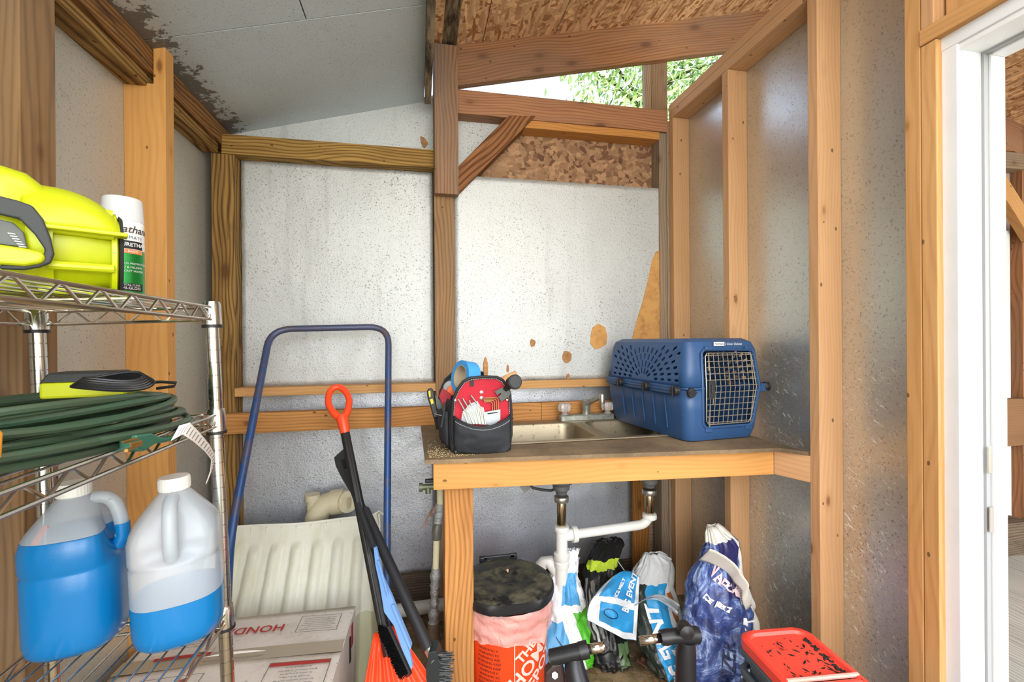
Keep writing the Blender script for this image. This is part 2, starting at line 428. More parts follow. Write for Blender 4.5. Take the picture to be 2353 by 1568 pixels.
# back wall --------------------------------------------------------------
wb = struct('wall_back')
def panel(name, pts, y, d, mat, parent, bevel=.0, label=None):
    """upright sheet: outline given as (x, z) with z relative to eye level"""
    mb = MB().prism([V((x, y, Z(z))) for x, z in pts], (0, d, 0))
    return mk(name, mb, mat, parent, bevel=bevel, label=label)
ceil_z = lambda x: .905+.27*(x+.8)
panel('insulation_panel', [(-.88, .86), (.074, .86), (.074, 1.165), (-.82, .91), (-.88, .9)], 2.187, .02, FOIL_B, wb)
# main left sheet, slightly crumpled along the edge
def sheet(x0, z0, x1, z1, y, amp, mat, name, nx=44, nz=44, edge=None, seed=0):
    def fn(u, v):
        x = x0+(x1-x0)*u; z = z0+(z1-z0)*v
        if edge: x0e, x1e = edge(v); x = x0e+(x1e-x0e)*u
        d = amp*noise.noise(V((x*5+seed, z*5, 1)))+amp*.35*noise.noise(V((x*19+seed, z*17, 4)))
        q = min(u, 1-u, v, 1-v); d -= .006*math.exp(-q*60)*noise.noise(V((x*30, z*30, 9+seed)))
        return (x, y-d, Z(z))
    mb = MB().grid(lambda u, v: fn(u, v), nx, nz)
    return mk(name, mb, mat, wb, smooth=True, angle=0, solid=.006)
sheet(-.748, -.192, .068, .792, 2.168, .004, FOIL_B, 'insulation_panel', seed=2)
FOIL_LOW = foil('foil_low', 'c3c8d2', .42, .9, 160, .6, dirt=.35, speck=1.2)
sheet(-.85, -1.08, .074, -.19, 2.18, .004, FOIL_LOW, 'insulation_panel', seed=5)
sheet(.165, -.19, 1.245, .77, 2.122, .003, FOIL_B, 'insulation_panel', seed=8,
      edge=lambda v: (.165, 1.215+.03*v+.01*math.sin(v*3)))
sheet(.16, -1.14, 1.16, -.19, 2.17, .004, FOIL_LOW, 'insulation_panel', seed=11)
P = [KY(x, y, 2.178) for x, y in ((1046, 255), (1185, 258), (1046, 440))]
mk('insulation_panel', MB().prism(P, (0, .006, 0)), FOIL_B, wb)
bb('osb_panel', .1, 2.19, Z(.6), 1.3, 2.2, Z(1.10), OSB_W, wb, 'x', 0, label='brown flake board above the foil')
bb('sheathing', -.9, 2.21, 0, 1.36, 2.225, Z(1.04), W_WEATH, wb, 'x', 0)
# timbers
bb('top_beam', -.80, 2.1, Z(.79), .074, 2.186, Z(.872), wood('yellow_beam', 'b5924f', '6b4c22', contrast=1.1, knots=1.2), wb, 'x')
bb('center_post', .0735, 2.1, 0, .164, 2.2, Z(1.34), W_POST, wb)
bb('post_scab', .076, 2.055, Z(.66), .181, 2.1, Z(1.33), wood('scab_post', 'a27a56', '674630', contrast=.9, grey=.5), wb)
bb('header', .165, 2.1, Z(1.05), 1.243, 2.19, Z(1.16), W_HEAD, wb, 'x')
bb('ledger', .5, 2.105, Z(1.012), 1.2, 2.19, Z(1.049), wood('orange_ledger', 'cf9452', '9b6630', contrast=.5), wb, 'x')
bb('end_post', 1.2, 2.11, 0, 1.246, 2.19, Z(1.048), W_WEATH, wb)
bb('clerestory_post', 1.176, 2.141, Z(1.161), 1.267, 2.20, Z(1.46), W_POST, wb)
bb('clerestory_frame', 1.14, 2.14, Z(1.161), 1.175, 2.17, Z(1.43), W_WEATH, wb)
P = [KY(x, y, 2.09) for x, y in ((1047, 388), (1168, 266), (1231, 266), (1052, 447), (1047, 447))]
Mb = frame(P[0], P[1]-P[0], (0, -1, 0))
mb = MB().prism([Mb.inverted() @ p for p in P], Mb.inverted().to_3x3() @ V((0, .085, 0)))
mk('diagonal_brace', mb, wood('brace', 'a87449', '5f3a20', contrast=1.2, knots=0), wb, Mb, bevel=.002)
bb('rail', -.752, 2.085, Z(-.226), .073, 2.18, Z(-.191), W_NEW, wb, 'x')
bb('rail', .165, 2.085, Z(-.227), 1.2, 2.12, Z(-.19), W_NEW, wb, 'x')
bb('cross_board', -.86, 2.06, Z(-.376), .56, 2.098, Z(-.292), wood('cross', 'c08a50', '8a5a2c', contrast=.7), wb, 'x')
bb('cross_board', .561, 2.06, Z(-.376), 1.2, 2.098, Z(-.292), wood('cross', 'c08a50', '8a5a2c'), wb, 'x')
bb('bottom_board', -.87, 2.15, .03, .5, 2.19, Z(-1.075), wood('damp_board', '6e6150', '3b3228', contrast=.9, mould=.4), wb, 'x')
bb('bottom_board', .5, 2.15, .0, 1.3, 2.19, Z(-1.12), wood('damp_board', '6e6150', '3b3228'), wb, 'x')
bb('plywood_strip', 1.04, 2.105, 0, 1.13, 2.125, Z(-.38), wood('plystrip', 'a06a2e', '5e3a16', contrast=.8), wb)
# peeled spots where the foam shows through the foil
FOAM = plain('bare_foam', 'c79556', .8, noise_amt=.6, nscale=25, dark='8a5a2c')
FOAM_D = plain('brown_stain', 'a87a4c', .8, noise_amt=.7, nscale=40, dark='6b4526')
def peel(cx, cy, rx, ry, y, mat, seed, n=22, pts=None):
    if pts is None:
        pts = [(cx+rx*(1+.28*noise.noise(V((math.cos(a)*1.3, math.sin(a)*1.3, seed))))*math.cos(a), cy+ry*(1+.28*noise.noise(V((math.cos(a)*1.3, math.sin(a)*1.3, seed+5))))*math.sin(a)) for a in [2*PI*k/n for k in range(n)]]
    mk('bare_patch', MB().prism([KY(x, yy, y) for x, yy in pts], (0, .004, 0)), mat, wb)
peel(0, 0, 0, 0, 2.1155, FOAM, 0, pts=[(1450, 792), (1462, 742), (1478, 690), (1490, 640), (1498, 600), (1508, 578), (1519, 575), (1527, 590), (1529, 640), (1524, 700), (1519, 792)])
peel(0, 0, 0, 0, 2.1155, FOAM, 0, pts=[(1358, 770), (1362, 753), (1375, 744), (1390, 752), (1396, 772), (1393, 792), (1378, 801), (1367, 803), (1357, 790)])
peel(1303, 821, 11, 14, 2.1155, FOAM_D, 3)
peel(1224, 788, 6, 9, 2.1155, FOAM_D, 4)
peel(1306, 867, 4, 8, 2.1155, FOAM_D, 6)
peel(1167, 848, 3, 9, 2.1155, FOAM_D, 7)
peel(694, 262, 14, 16, 2.184, FOAM_D, 8)
mk('torn_foil', MB().prism([KY(x, y, 2.18) for x, y in ((966, 313), (976, 318), (984, 330), (975, 341), (968, 328))], (0, -.004, 0)), FOAM_D, wb)

# right wall -------------------------------------------------------------
wr = struct('wall_right')
RX = 1.25; RF = 1.339
bb('insulation_panel', RF, 1.263, 0, RF+.02, 2.12, Z(1.11), FOIL_R, wr, 'z', 0)
bb('insulation_panel', RF, .9, 0, RF+.02, 1.262, Z(1.75), FOIL_R, wr, 'z', 0)
bb('insulation_panel', RF, -1.5, 0, RF+.02, -.04, Z(1.6), FOIL_R, wr, 'z', 0)
bb('stud', RX, 2.064, 0, RF, 2.102, Z(1.109), W_STUD, wr)
bb('stud', RX-.012, 2.103, 0, RX+.02, 2.14, Z(1.109), W_WEATH, wr)
bb('stud', RX, 1.6515, 0, RF, 1.6896, Z(1.109), W_STUD, wr)
bb('stud', RX, 1.2254, 0, RF, 1.2629, Z(1.62), W_STUD, wr)
bb('stud', RX, .923, 0, RF, .961, Z(1.6), W_NEW, wr)
bb('stud', RX, .886, 0, RF, .9215, Z(.735), W_NEW, wr)
bb('plate', RX, 1.2635, Z(1.11), RF, 2.1, Z(1.148), W_STUD, wr, 'y')
bb('plate', RX, 1.2635, Z(1.149), RF, 2.1, Z(1.187), W_STUD, wr, 'y')
bb('door_header', RX-.004, -.3, Z(.736), RF, .922, Z(.776), W_NEW, wr, 'y')
yy = .886
for k, wd in enumerate((.036, .09, .09, .09, .09, .09, .09, .09, .09)):
    y1 = .9215 if k == 0 else yy; y0 = y1-wd+.006
    if k > 0: yy -= wd
    bb('cladding_board', RX+(0 if k == 0 else .03), y0, Z(.777), RF-.01, y1, Z(1.6), W_NEW if k % 2 else W_STUD, wr)
bb('stud', RX, -.05, 0, RF, -.01, Z(.735), W_NEW, wr)
for yk in (-.45, -.9, -1.3): bb('stud', RX, yk, 0, RF, yk+.038, Z(1.6), W_STUD, wr)
bb('back_sheathing', RF+.021, -1.5, 0, RF+.03, -.04, Z(1.7), OSB_W, wr, 'z', 0)
bb('back_sheathing', RF+.021, .9, 0, RF+.03, 2.19, Z(1.18), OSB_W, wr, 'z', 0)

# door ---------------------------------------------------------------------
WHITE = plain('white_paint', 'd6d8da', .45, noise_amt=.12, nscale=9, dark='b9bbbd', bump=.15, bscale=60)
TRIMG = plain('trim_paint', 'd3d7dc', .5, noise_amt=.15, nscale=9, dark='aeb2b6', bump=.15, bscale=60)
SEAL = plain('grey_seal', '8d8f91', .5)
dr = struct('door_1')
X0 = 1.268
bb('trim', X0, .8535, 0, X0+.02, .889, Z(.741), TRIMG, dr)
bb('trim', X0, -.02, 0, X0+.02, .016, Z(.741), TRIMG, dr)
bb('head_trim', X0-.002, -.02, Z(.704), X0+.02, .889, Z(.742), TRIMG, dr, 'y')
bb('jamb', X0+.004, .8535, 0, 1.415, .875, Z(.70), WHITE, dr)
bb('jamb', X0+.004, -.01, 0, 1.415, .016, Z(.70), WHITE, dr)
bb('head_jamb', X0+.004, 0, Z(.69), 1.415, .872, Z(.71), WHITE, dr, 'y')
bb('weather_strip', 1.341, .8475, 0, 1.356, .8535, Z(.69), SEAL, dr, bevel=0)
bb('weather_strip', 1.341, .016, Z(.684), 1.356, .8475, Z(.69), SEAL, dr, 'y', bevel=0)
bb('door_stop', 1.356, .842, 0, 1.40, .8535, Z(.69), WHITE, dr)
bb('door_stop', 1.356, .016, Z(.679), 1.40, .842, Z(.69), WHITE, dr, 'y')
CHROME_D = plain('dull_chrome', 'b9b6ac', .35, .9)
p = KY(2273, 1060, .841)
bb('strike_plate', p.x-.004, .8395, p.z-.03, p.x+.006, .842, p.z+.035, CHROME_D, dr, bevel=.001)
p = KY(2278, 1195, .841)
bb('strike_hole', p.x-.006, .8395, p.z-.03, p.x+.008, .8425, p.z+.03, plain('strike_dark', '8c8680', .6), dr, bevel=.001)
bb('threshold', X0, -.01, 0, 1.44, .875, .02, plain('threshold', '77736c', .5, .4), dr, 'y')

# ceilings -------------------------------------------------------------------
ce = struct('ceiling')
def slab(name, x0, x1, y0, y1, zf, t, mat, parent, bevel=0, label=None):
    a = (x0, y0, zf(x0)); L = math.hypot(x1-x0, zf(x1)-zf(x0))
    M = frame((x0, (y0+y1)/2, Z(zf(x0))), V((x1-x0, 0, zf(x1)-zf(x0))), (0, 0, 1))
    mb = MB().box((0, -(y1-y0)/2, 0), (L, (y1-y0)/2, t))
    return mk(name, mb, mat, parent, M, bevel=bevel, label=label)
yb = [2.2, 1.553, .94, .33, -.28, -.9, -1.5]
for i in range(6):
    if i == 1:
        slab('ceiling_panel', -.88, -.345, yb[i+1]+.0015, yb[i]-.0015, ceil_z, .03, FOIL_CM, ce, .001)
        slab('ceiling_panel', -.342, .0335, yb[i+1]+.0015, yb[i]-.0015, ceil_z, .03, FOIL_C, ce, .001)
    else:
        slab('ceiling_panel', -.88, .0335, yb[i+1]+.0015, yb[i]-.0015, ceil_z, .03, FOIL_CM, ce, .001)
bb('light_leak_cover', -.88, -1.5, Z(1.25), .03, 2.2, Z(1.27), BLACKGAP, ce, 'x', 0)  # unseen black slab added above the foil panels so no light leaks in
bb('fascia_board', .034, -1.5, Z(1.075), .062, 2.1, Z(1.40), W_MOULD, ce, 'y')
bb('ridge_beam', .066, -1.5, Z(1.345), .178, 2.12, Z(1.44), W_MOULD, ce, 'y')
ro = struct('ceiling.001')
roof_z = lambda x: 1.362+.235*(x-.185) if x <= 1.9 else 1.765-.27*(x-1.9)
def roof_x(px, py):     # x where the sight line meets the roof deck
    d = ray(px, py); t = (1.362-.235*.185)/(d.z-.235*d.x); return (d*t).x
cuts = [.06] + [roof_x(px, py) for px, py in ((1130, 0), (1310, 0), (1480, 0), (1565, 0), (1640, 0))]
while cuts[-1] < 1.85: cuts.append(cuts[-1]+.2)
cuts = [c for c in cuts if c < 1.86] + [1.9]
for a, b in zip(cuts, cuts[1:]):
    slab('roof_board', a+.002, b-.002, -1.5, 2.2, roof_z, .012, OSB_R, ro)
slab('roof_sheathing', .05, 1.9, -1.5, 2.2, lambda x: roof_z(x)+.02, .01, BLACKGAP, ro)
xx = 1.9
while xx < 4.9:
    slab('roof_board', xx+.002, xx+.398, -1.5, 2.2, roof_z, .012, OSB_R, ro); xx += .4
slab('roof_sheathing', 1.9, 4.9, -1.5, 2.2, lambda x: roof_z(x)+.02, .01, BLACKGAP, ro)
def rafter(x0, x1, y0, mat, parent, h=.186):
    z0, z1 = roof_z(x0)-h, roof_z(x1)-h
    up = V((-(z1-z0), 0, x1-x0)).normalized()
    a = V((x0, y0+.019, Z(z0)))+up*h/2; b = V((x1, y0+.019, Z(z1)))+up*h/2
    board('rafter', a, b, h, .038, up, mat, parent)
rafter(.182, 1.9, 2.1, wood('rafter', 'ab7a52', '714a30', contrast=.8, grey=.3, knots=1.3), ro)
rafter(1.9, 4.9, 2.1, W_HEAD, ro)
for y in (1.49, .88, .27, -.34, -.95):
    rafter(1.9, 4.9, y, W_HEAD, ro, .14)

# next room ---------------------------------------------------------------------
VN = wood('grey_plank', 'b9bcb6', '83867f', contrast=.8, knots=0, rough=.35)
f2 = struct('floor.001')
x = 1.37
while x < 4.9:
    y = -1.6+random.random()*.6
    while y < 2.2:
        y1 = min(y+1.2, 2.25); bb('plank', x+.001, y+.001, -.01, x+.149, y1-.001, .012, VN, f2, 'y', .001); y = y1
    x += .15
w2 = struct('wall_back.001')
bb('cladding', 1.37, 2.16, .0, 4.9, 2.18, Z(1.13), wood('pink_panel', 'b8a49b', '8f7f78', contrast=.5, knots=0), w2, 'x', 0)
p = KY(2300, 400, 2.12)
for xk in (1.5, 2.1, 2.7, 3.3, 3.62, 4.3): bb('post', xk, 2.1, 0, xk+.09, 2.16, Z(1.3), W_OLD, w2)
bb('plate', 1.37, 2.1, Z(1.13), 4.9, 2.16, Z(1.22), W_OLD, w2, 'x')
bb('plate', 1.37, 2.09, Z(1.02), 4.9, 2.15, Z(1.12), W_WEATH, w2, 'x')
a, b = KY(2288, 415, 2.05), KY(2370, 545, 2.05)
board('diagonal_brace', a, b, .09, .05, (0, 0, 1), W_NEW, w2)
bb('cross_board', 2.9, 2.06, Z(-.65), 4.6, 2.098, Z(-.37), wood('brown_panel', '8a6848', '5f452f', contrast=.4, knots=0), w2, 'x')
bb('window_strip', KY(2302, 700, 2.13).x, 2.11, Z(-1.15), KY(2312, 700, 2.13).x, 2.14, Z(.65), plain('pale_frame', 'cfd6d6', .4), w2)
bb('bottom_block', 2.9, 2.0, 0, 3.5, 2.1, .2, wood('damp_board', '6e6150', '3b3228'), w2, 'x')
w3 = struct('wall_right.001')
bb('cladding', 4.9, -1.5, 0, 4.92, 2.2, Z(1.2), OSB_W, w3, 'z', 0)

# ground outside
gr = bpy.data.objects.new('ground', bpy.data.meshes.new('ground')); gr.data.from_pydata([(-30, -30, -.05), (30, -30, -.05), (30, 30, -.05), (-30, 30, -.05)], [], [(0, 1, 2, 3)])
gr.data.materials.append(plain('lawn', '5c6b3a', .9, noise_amt=.6, nscale=3, dark='3a4424')); link(gr); gr['kind'] = 'structure'

# trees behind the shed
LEAF = NT('leaf'); LEAF.set(Base_Color=LEAF.ramp(LEAF.noise(LEAF.coord(rnd=False), 1.3, 3), [(.3, lin('86a860')), (.5, lin('adc87f')), (.7, lin('d3e2a4'))]), Roughness=.5)
LEAF.p.inputs['Subsurface Weight'].default_value = 0; LEAF = LEAF.m
BARK = wood('bark', '6f604e', '3d342a', contrast=1, knots=0)
def tree(base, h, rad, nleaf, seed, label, low=.35):
    rnd = random.Random(seed)
    t = thing('tree', label, 'tree', base, 0, None)
    mb = MB().tube([(0, 0, 0), (.05, .03, h*.3), (-.04, .05, h*.6), (.03, 0, h*.85)], [.16, .13, .08, .03], 10)
    mk('trunk', mb, BARK, t, smooth=True)
    mb = MB(); tips = []
    for k in range(34):
        z0 = h*(.25+.55*rnd.random()); a = rnd.random()*2*PI; L = rad*(.5+.5*rnd.random())
        e = V((math.cos(a)*L, math.sin(a)*L, z0+L*.5)); m = V((math.cos(a)*L*.5, math.sin(a)*L*.5, z0+L*.32))
        mb.tube([(0, 0, z0), m, e], [.04, .022, .008], 6); tips += [m, e, (m+e)/2, e+V((rnd.uniform(-.4, .4), rnd.uniform(-.4, .4), rnd.uniform(-.3, .3)))]
    mk('branches', mb, BARK, t, smooth=True)
    mb = MB()
    for k in range(nleaf):
        c = rnd.choice(tips); p = c+V((rnd.gauss(0, .3), rnd.gauss(0, .3), rnd.gauss(0, .26)))
        s_ = rnd.uniform(.04, .085); d = V((rnd.gauss(0, 1), rnd.gauss(0, 1), rnd.gauss(0, 1))).normalized(); e = d.orthogonal().normalized()
        q = d.cross(e)
        mb.add([p-d*s_, p+e*s_*.45, p+d*s_, p-e*s_*.45], [(0, 1, 2, 3)])
    o = mk('foliage', mb, LEAF, t); o['kind'] = 'stuff'
tree((3.2, 6.0, -.05), 6.6, 1.25, 16000, 1, 'leafy green tree close behind the clerestory gap, right of its bare sky')
tree((6.6, 8.3, -.05), 8.4, 2.0, 18000, 2, 'taller green tree behind the first, seen beyond the clerestory post')

# ================================================================ THINGS
def boolean(o, cutter_mb, solver='EXACT'):
    """cuts the shape of cutter_mb out of o and keeps the plain result"""
    c = mk('cut', cutter_mb, BLACKGAP); c.matrix_world = WM[o]
    q = o.modifiers.new('bool', 'BOOLEAN'); q.operation = 'DIFFERENCE'; q.object = c; q.solver = solver
    bpy.context.view_layer.update()
    dg = bpy.context.evaluated_depsgraph_get(); me = bpy.data.meshes.new_from_object(o.evaluated_get(dg))
    o.modifiers.clear(); old = o.data; o.data = me; me.name = old.name
    bpy.data.objects.remove(c); return o
def rrect(x0, x1, y0, y1, r, z, n=5):
    out = []
    for cx, cy, a0 in ((x1-r, y0+r, -PI/2), (x1-r, y1-r, 0), (x0+r, y1-r, PI/2), (x0+r, y0+r, PI)):
        for k in range(n+1):
            a = a0+PI/2*k/n; out.append(V((cx+r*math.cos(a), cy+r*math.sin(a), z)))
    return out
def dup(o, parent, M):
    c = o.copy(); C.objects.link(c); c.parent = parent
    c.matrix_local = M; WM[c] = (WM[parent] @ M) if parent is not None else M
    return c
CHROME = plain('chrome', 'cfcfcb', .16, 1.0)
CHROME_W = plain('chrome_wire', 'd2cdc4', .22, 1.0)
BLACKP = plain('black_plastic', '1c1d20', .45, bump=.1)
BLACKM = plain('black_metal', '222327', .4, .3, noise_amt=.2, nscale=30, dark='3a3c40')
WHITEP = plain('white_plastic', 'e9e9e4', .4, noise_amt=.15, nscale=14, dark='b5b09c')

# ---------------------------------------------------------------- sink bench
ZB = H-.472; ZT = H-.372
bench = thing('sink_bench', 'pine plywood-topped work bench along the back wall under the blue carrier', 'workbench', (.6, 1.6, 0))
A = KZ(995.9, 1127.3, ZB); B = KZ(1778.4, 1091, ZB)
dirb = (B-A).normalized(); nb = V((dirb.y, -dirb.x, 0))          # towards the camera
W_APR = wood('apron_pine', 'cb9656', 'a8743a', contrast=.35, knots=.6)
mid = lambda p, off, z: V((p.x, p.y, z))-nb*off
board('apron', mid(A, .019, H-.4285), mid(B, .019, H-.4285), .087, .038, (0, 0, 1), W_APR, bench)
fl_, fr_ = KZ(977, 1058, ZT), KZ(1791, 1030, ZT)
outer = [fl_, fr_, V((1.249, 1.267, ZT)), V((1.249, 2.055, ZT)), V((fl_.x-.01, 2.055, ZT))]
sx0, sx1, sy0, sy1 = .255, 1.135, 1.585, 2.03
# plywood sheet with the sink hole
mb = MB().prism([V((p.x, p.y, ZT-.013)) for p in outer], (0, 0, .013))
s = NT('plywood_top'); v = s.coord(rnd=False)
a1 = s.noise(v, 3.5, 6, .7); a2 = s.noise(s.coord((4, 60, 40), rnd=False), 1, 4, .65); a3 = s.noise(v, 160, 3, .6)
col = s.ramp(a1, [(.3, lin('4d4030')), (.5, lin('7d6a50')), (.68, lin('a18a69'))])
col = s.mix(s.math('MULTIPLY', a2, .6), col, lin('5a4a37'))
sp = s.math('GREATER_THAN', a3, .68); col = s.mix(s.math('MULTIPLY', sp, .5), col, lin('c9b489'))
s.set(Base_Color=col, Roughness=.85); s.bump(s.math('ADD', a2, a3), .5, .002); PLY = s.m
Mb = WM[bench].inverted()
wt = mk('worktop', mb, PLY, bench, Mb)
boolean(wt, MB().box((sx0, sy0, ZT-.05), (sx1, sy1, ZT+.05)))
xs = (KY(1022, 1300, A.y+.04).x, KY(1088, 1300, A.y+.04).x)
bb('leg', xs[0], A.y+.040, 0, xs[1], A.y+.128, H-.473, wood('leg_pine', 'c98f52', '86572d', contrast=.8, knots=1.3), bench)
board('side_rail', (B.x+.019, B.y+.01, H-.4285), (1.27, 1.2645, H-.4285), .087, .038, (0, 0, 1), W_STUD, bench)
bb('back_rail', fl_.x, 2.018, H-.472, 1.2, 2.056, H-.387, W_STUD, bench, 'x')
rnd = random.Random(3); mb = MB()
for k in range(420):                                                 # sawdust grit on the left end of the top
    x = fl_.x+.01+abs(rnd.gauss(0, .09)); y = fl_.y+.02+abs(rnd.gauss(0, .10)); r = rnd.uniform(.0006, .0016)
    if x > .24: continue
    mb.box((x-r, y-r, ZT), (x+r, y+r, ZT+r))
o = mk('sawdust', mb, plain('sawdust', 'c2ab7c', .9), None); tag(o, 'scattered pale sawdust on the left end of the plywood bench top', 'sawdust'); o['kind'] = 'stuff'

# ---------------------------------------------------------------- sink
s = NT('worn_steel'); v = s.coord(rnd=False)
a1 = s.noise(v, 60, 4, .7); a2 = s.noise(v, 12, 4, .6)
c1 = s.n('MapRange'); c1.inputs[1].default_value = .60; c1.inputs[2].default_value = .66; s.l(a1, c1.inputs[0])
col = s.mix(s.math('MULTIPLY', c1.outputs[0], s.math('MULTIPLY', a2, 1.3)), lin('9c9078'), lin('3f2f1f'))
s.set(Base_Color=col, Roughness=s.math('ADD', .3, s.math('MULTIPLY', a2, .25)), Metallic=.75); STEEL = s.m
sink = thing('double_sink', 'dirty stainless double bowl sink set in the plywood bench top', 'sink', (.69, 1.8, ZT))
Ms = WM[sink].inverted()
bl = KZ(1190, 982, ZT); frp = KZ(1421, 1020, ZT); b2 = KZ(1366, 980, ZT)
bowls = [(.285, .675, 1.615, 1.955), (.715, 1.105, 1.615, 1.955)]
o = mk('deck', MB().loft([rrect(.262, 1.13, 1.592, 2.025, .03, ZT+.001), rrect(.262, 1.13, 1.592, 2.025, .03, ZT+.005)]), STEEL, sink, Ms)
cut = MB()
for b_ in bowls: cut.loft([rrect(*b_, .06, ZT-.02), rrect(*b_, .06, ZT+.02)])
boolean(o, cut)
for x0, x1, y0, y1 in bowls:
    rings = []
    for dz, ins, r in ((.005, 0, .06), (-.004, .003, .06), (-.10, .010, .055), (-.145, .018, .05), (-.158, .035, .045), (-.162, .12, .03)):
        rings.append(rrect(x0+ins, x1-ins, y0+ins, y1-ins, r, ZT+dz))
    b = MB().loft(rings, True, False); n = len(b.v); b.f.append(tuple(range(n-24, n)))
    bo = mk('bowl', b, STEEL, sink, Ms, smooth=True, solid=.001)
    mk('drain', MB().lathe([(.045, 0), (.042, .003), (.03, .001), (.01, -.004)], 20), CHROME_D, sink, Ms @ Matrix.Translation(((x0+x1)/2, (y0+y1)/2, ZT-.161)), smooth=True)

# faucet
FAU = plain('corroded_chrome', 'a9aca3', .35, .6, noise_amt=.9, nscale=45, dark='5d6b62', bump=.3)
CLEAR = plain('clear_acrylic', 'e4dcd8', .08, 0, trans=.6)
yfb = 2.0
pL, pR = KY(1285, 968, yfb), KY(1408, 968, yfb); cxf = (pL.x+pR.x)/2
fau = thing('faucet', 'corroded chrome faucet with two clear knobs behind the sink', 'faucet', (cxf, yfb, ZT+.006))
hw = (pR.x-pL.x)/2
mk('base_plate', MB().loft([rrect(-hw, hw, -.024, .022, .01, 0), rrect(-hw, hw, -.024, .022, .01, .02), rrect(-hw+.006, hw-.006, -.018, .017, .008, .024)]), FAU, fau, smooth=True)
for sx in (-1, 1):
    prof = [(.018, .024), (.012, .03), (.012, .036), (.024, .040), (.029, .052), (.029, .066), (.022, .076), (.006, .078)]
    mbk = MB(); rings = []
    for r, z in prof: rings.append([V((r*(1+.09*math.cos(8*a)*(r > .02))*math.cos(a), r*(1+.09*math.cos(8*a)*(r > .02))*math.sin(a), z)) for a in [2*PI*k/48 for k in range(48)]])
    mk('knob', mbk.loft(rings), CLEAR, fau, Matrix.Translation((sx*(hw-.026), 0, 0)), smooth=True)
mk('spout_base', MB().lathe([(.02, .02), (.018, .05), (.02, .055), (.02, .085), (.012, .092)], 20), FAU, fau, smooth=True)
e1 = (KY(1380, 912, yfb-.13)-WM[fau].translation)
mk('spout', MB().loft([rrect(-.013, .013, -.012, .012, .004, 0)]+[[V((p.x*.9, p.y*.9, 0)) for p in rrect(-.013, .013, -.012, .012, .004, 0)]] if False else [[V((0, 0, .07))+V(q) for q in ((-.013, -.005, -.012), (.013, .005, -.012), (.013, .005, .014), (-.013, -.005, .014))], [e1+V(q) for q in ((-.009, -.004, -.008), (.009, .004, -.008), (.009, .004, .008), (-.009, -.004, .008))]]), FAU, fau, bevel=.003)
mk('aerator', MB().lathe([(.011, -.03), (.012, -.026), (.0125, .008), (.010, .012)], 20, Matrix.Translation(e1+V((.004, -.006, 0)))), CHROME_D, fau, smooth=True)

# drains under the sink
PVC = plain('pvc', 'e2e2dc', .35, noise_amt=.15, nscale=18, dark='b9b4a4')
NICK = plain('nickel_tube', 'b9a88c', .14, 1.0)
BASK = plain('grey_basket', '6f7072', .5, .3)
yd = 1.80
dr_ = thing('drain_pipe', 'white plastic drain pipe with chrome tailpieces beneath the double sink', 'pipe', (.5, yd, .5))
Md = WM[dr_].inverted()
cA = KY(1290, 1160, yd); cB = KY(1492, 1150, yd)
def vert(name, c, px_y0, px_y1, r, mat, ring=None):
    z1 = KY(1300, px_y0, yd).z; z0 = KY(1300, px_y1, yd).z
    prof = ring(z0, z1) if ring else [(r*.96, z0), (r, z0+.002), (r, z1-.002), (r*.96, z1)]
    return mk(name, MB().lathe(prof, 24, Matrix.Translation((c.x, yd, 0))), mat, dr_, Md, smooth=True)
for c, tail1 in ((cA, 1205), (cB, 1195)):
    mk('basket_strainer', MB().lathe([(.022, ZT-.262), (.025, ZT-.25), (.034, ZT-.242), (.036, ZT-.225), (.054, ZT-.21), (.062, ZT-.175), (.062, ZT-.165)], 24, Matrix.Translation((c.x, yd, 0))), BASK, dr_, Md, smooth=True)
    vert('slip_nut', c, 1140, 1152, .030, CHROME_D)
    vert('tailpiece', c, 1150, tail1+6, .0195, NICK)
    vert('slip_nut', c, tail1+2, tail1+16, .031, PVC, lambda z0, z1: [(.024, z0), (.03, z0+.003), (.031, (z0+z1)/2), (.029, z1-.002), (.022, z1)])
zc = KY(1300, 1230, yd).z
zA0 = KY(1290, 1272, yd).z
mk('tee', MB().tube([(cA.x, yd, KY(1300, 1212, yd).z), (cA.x, yd, zA0)], .024, 20).tube([(cA.x, yd, zc), (cA.x+.055, yd, zc)], .024, 20), PVC, dr_, Md, smooth=True)
mk('slip_nut', MB().tube([(cA.x+.045, yd, zc), (cA.x+.065, yd, zc)], .033, 20), PVC, dr_, Md, smooth=True)
pts = [(cA.x+.06, yd, zc)]+[(cA.x+.06+(cB.x-.05-cA.x-.06)*t, yd, zc+.012*t) for t in (.3, .6, 1)]
zB = KY(1300, 1205, yd).z
for k in range(1, 7):
    a = PI/2*k/6; pts.append((cB.x-.05+.05*math.sin(a), yd, zc+.012+.05*(1-math.cos(a))))
pts.append((cB.x, yd, zB+.005))
mk('arm', MB().tube(pts, .0195, 20), PVC, dr_, Md, smooth=True)
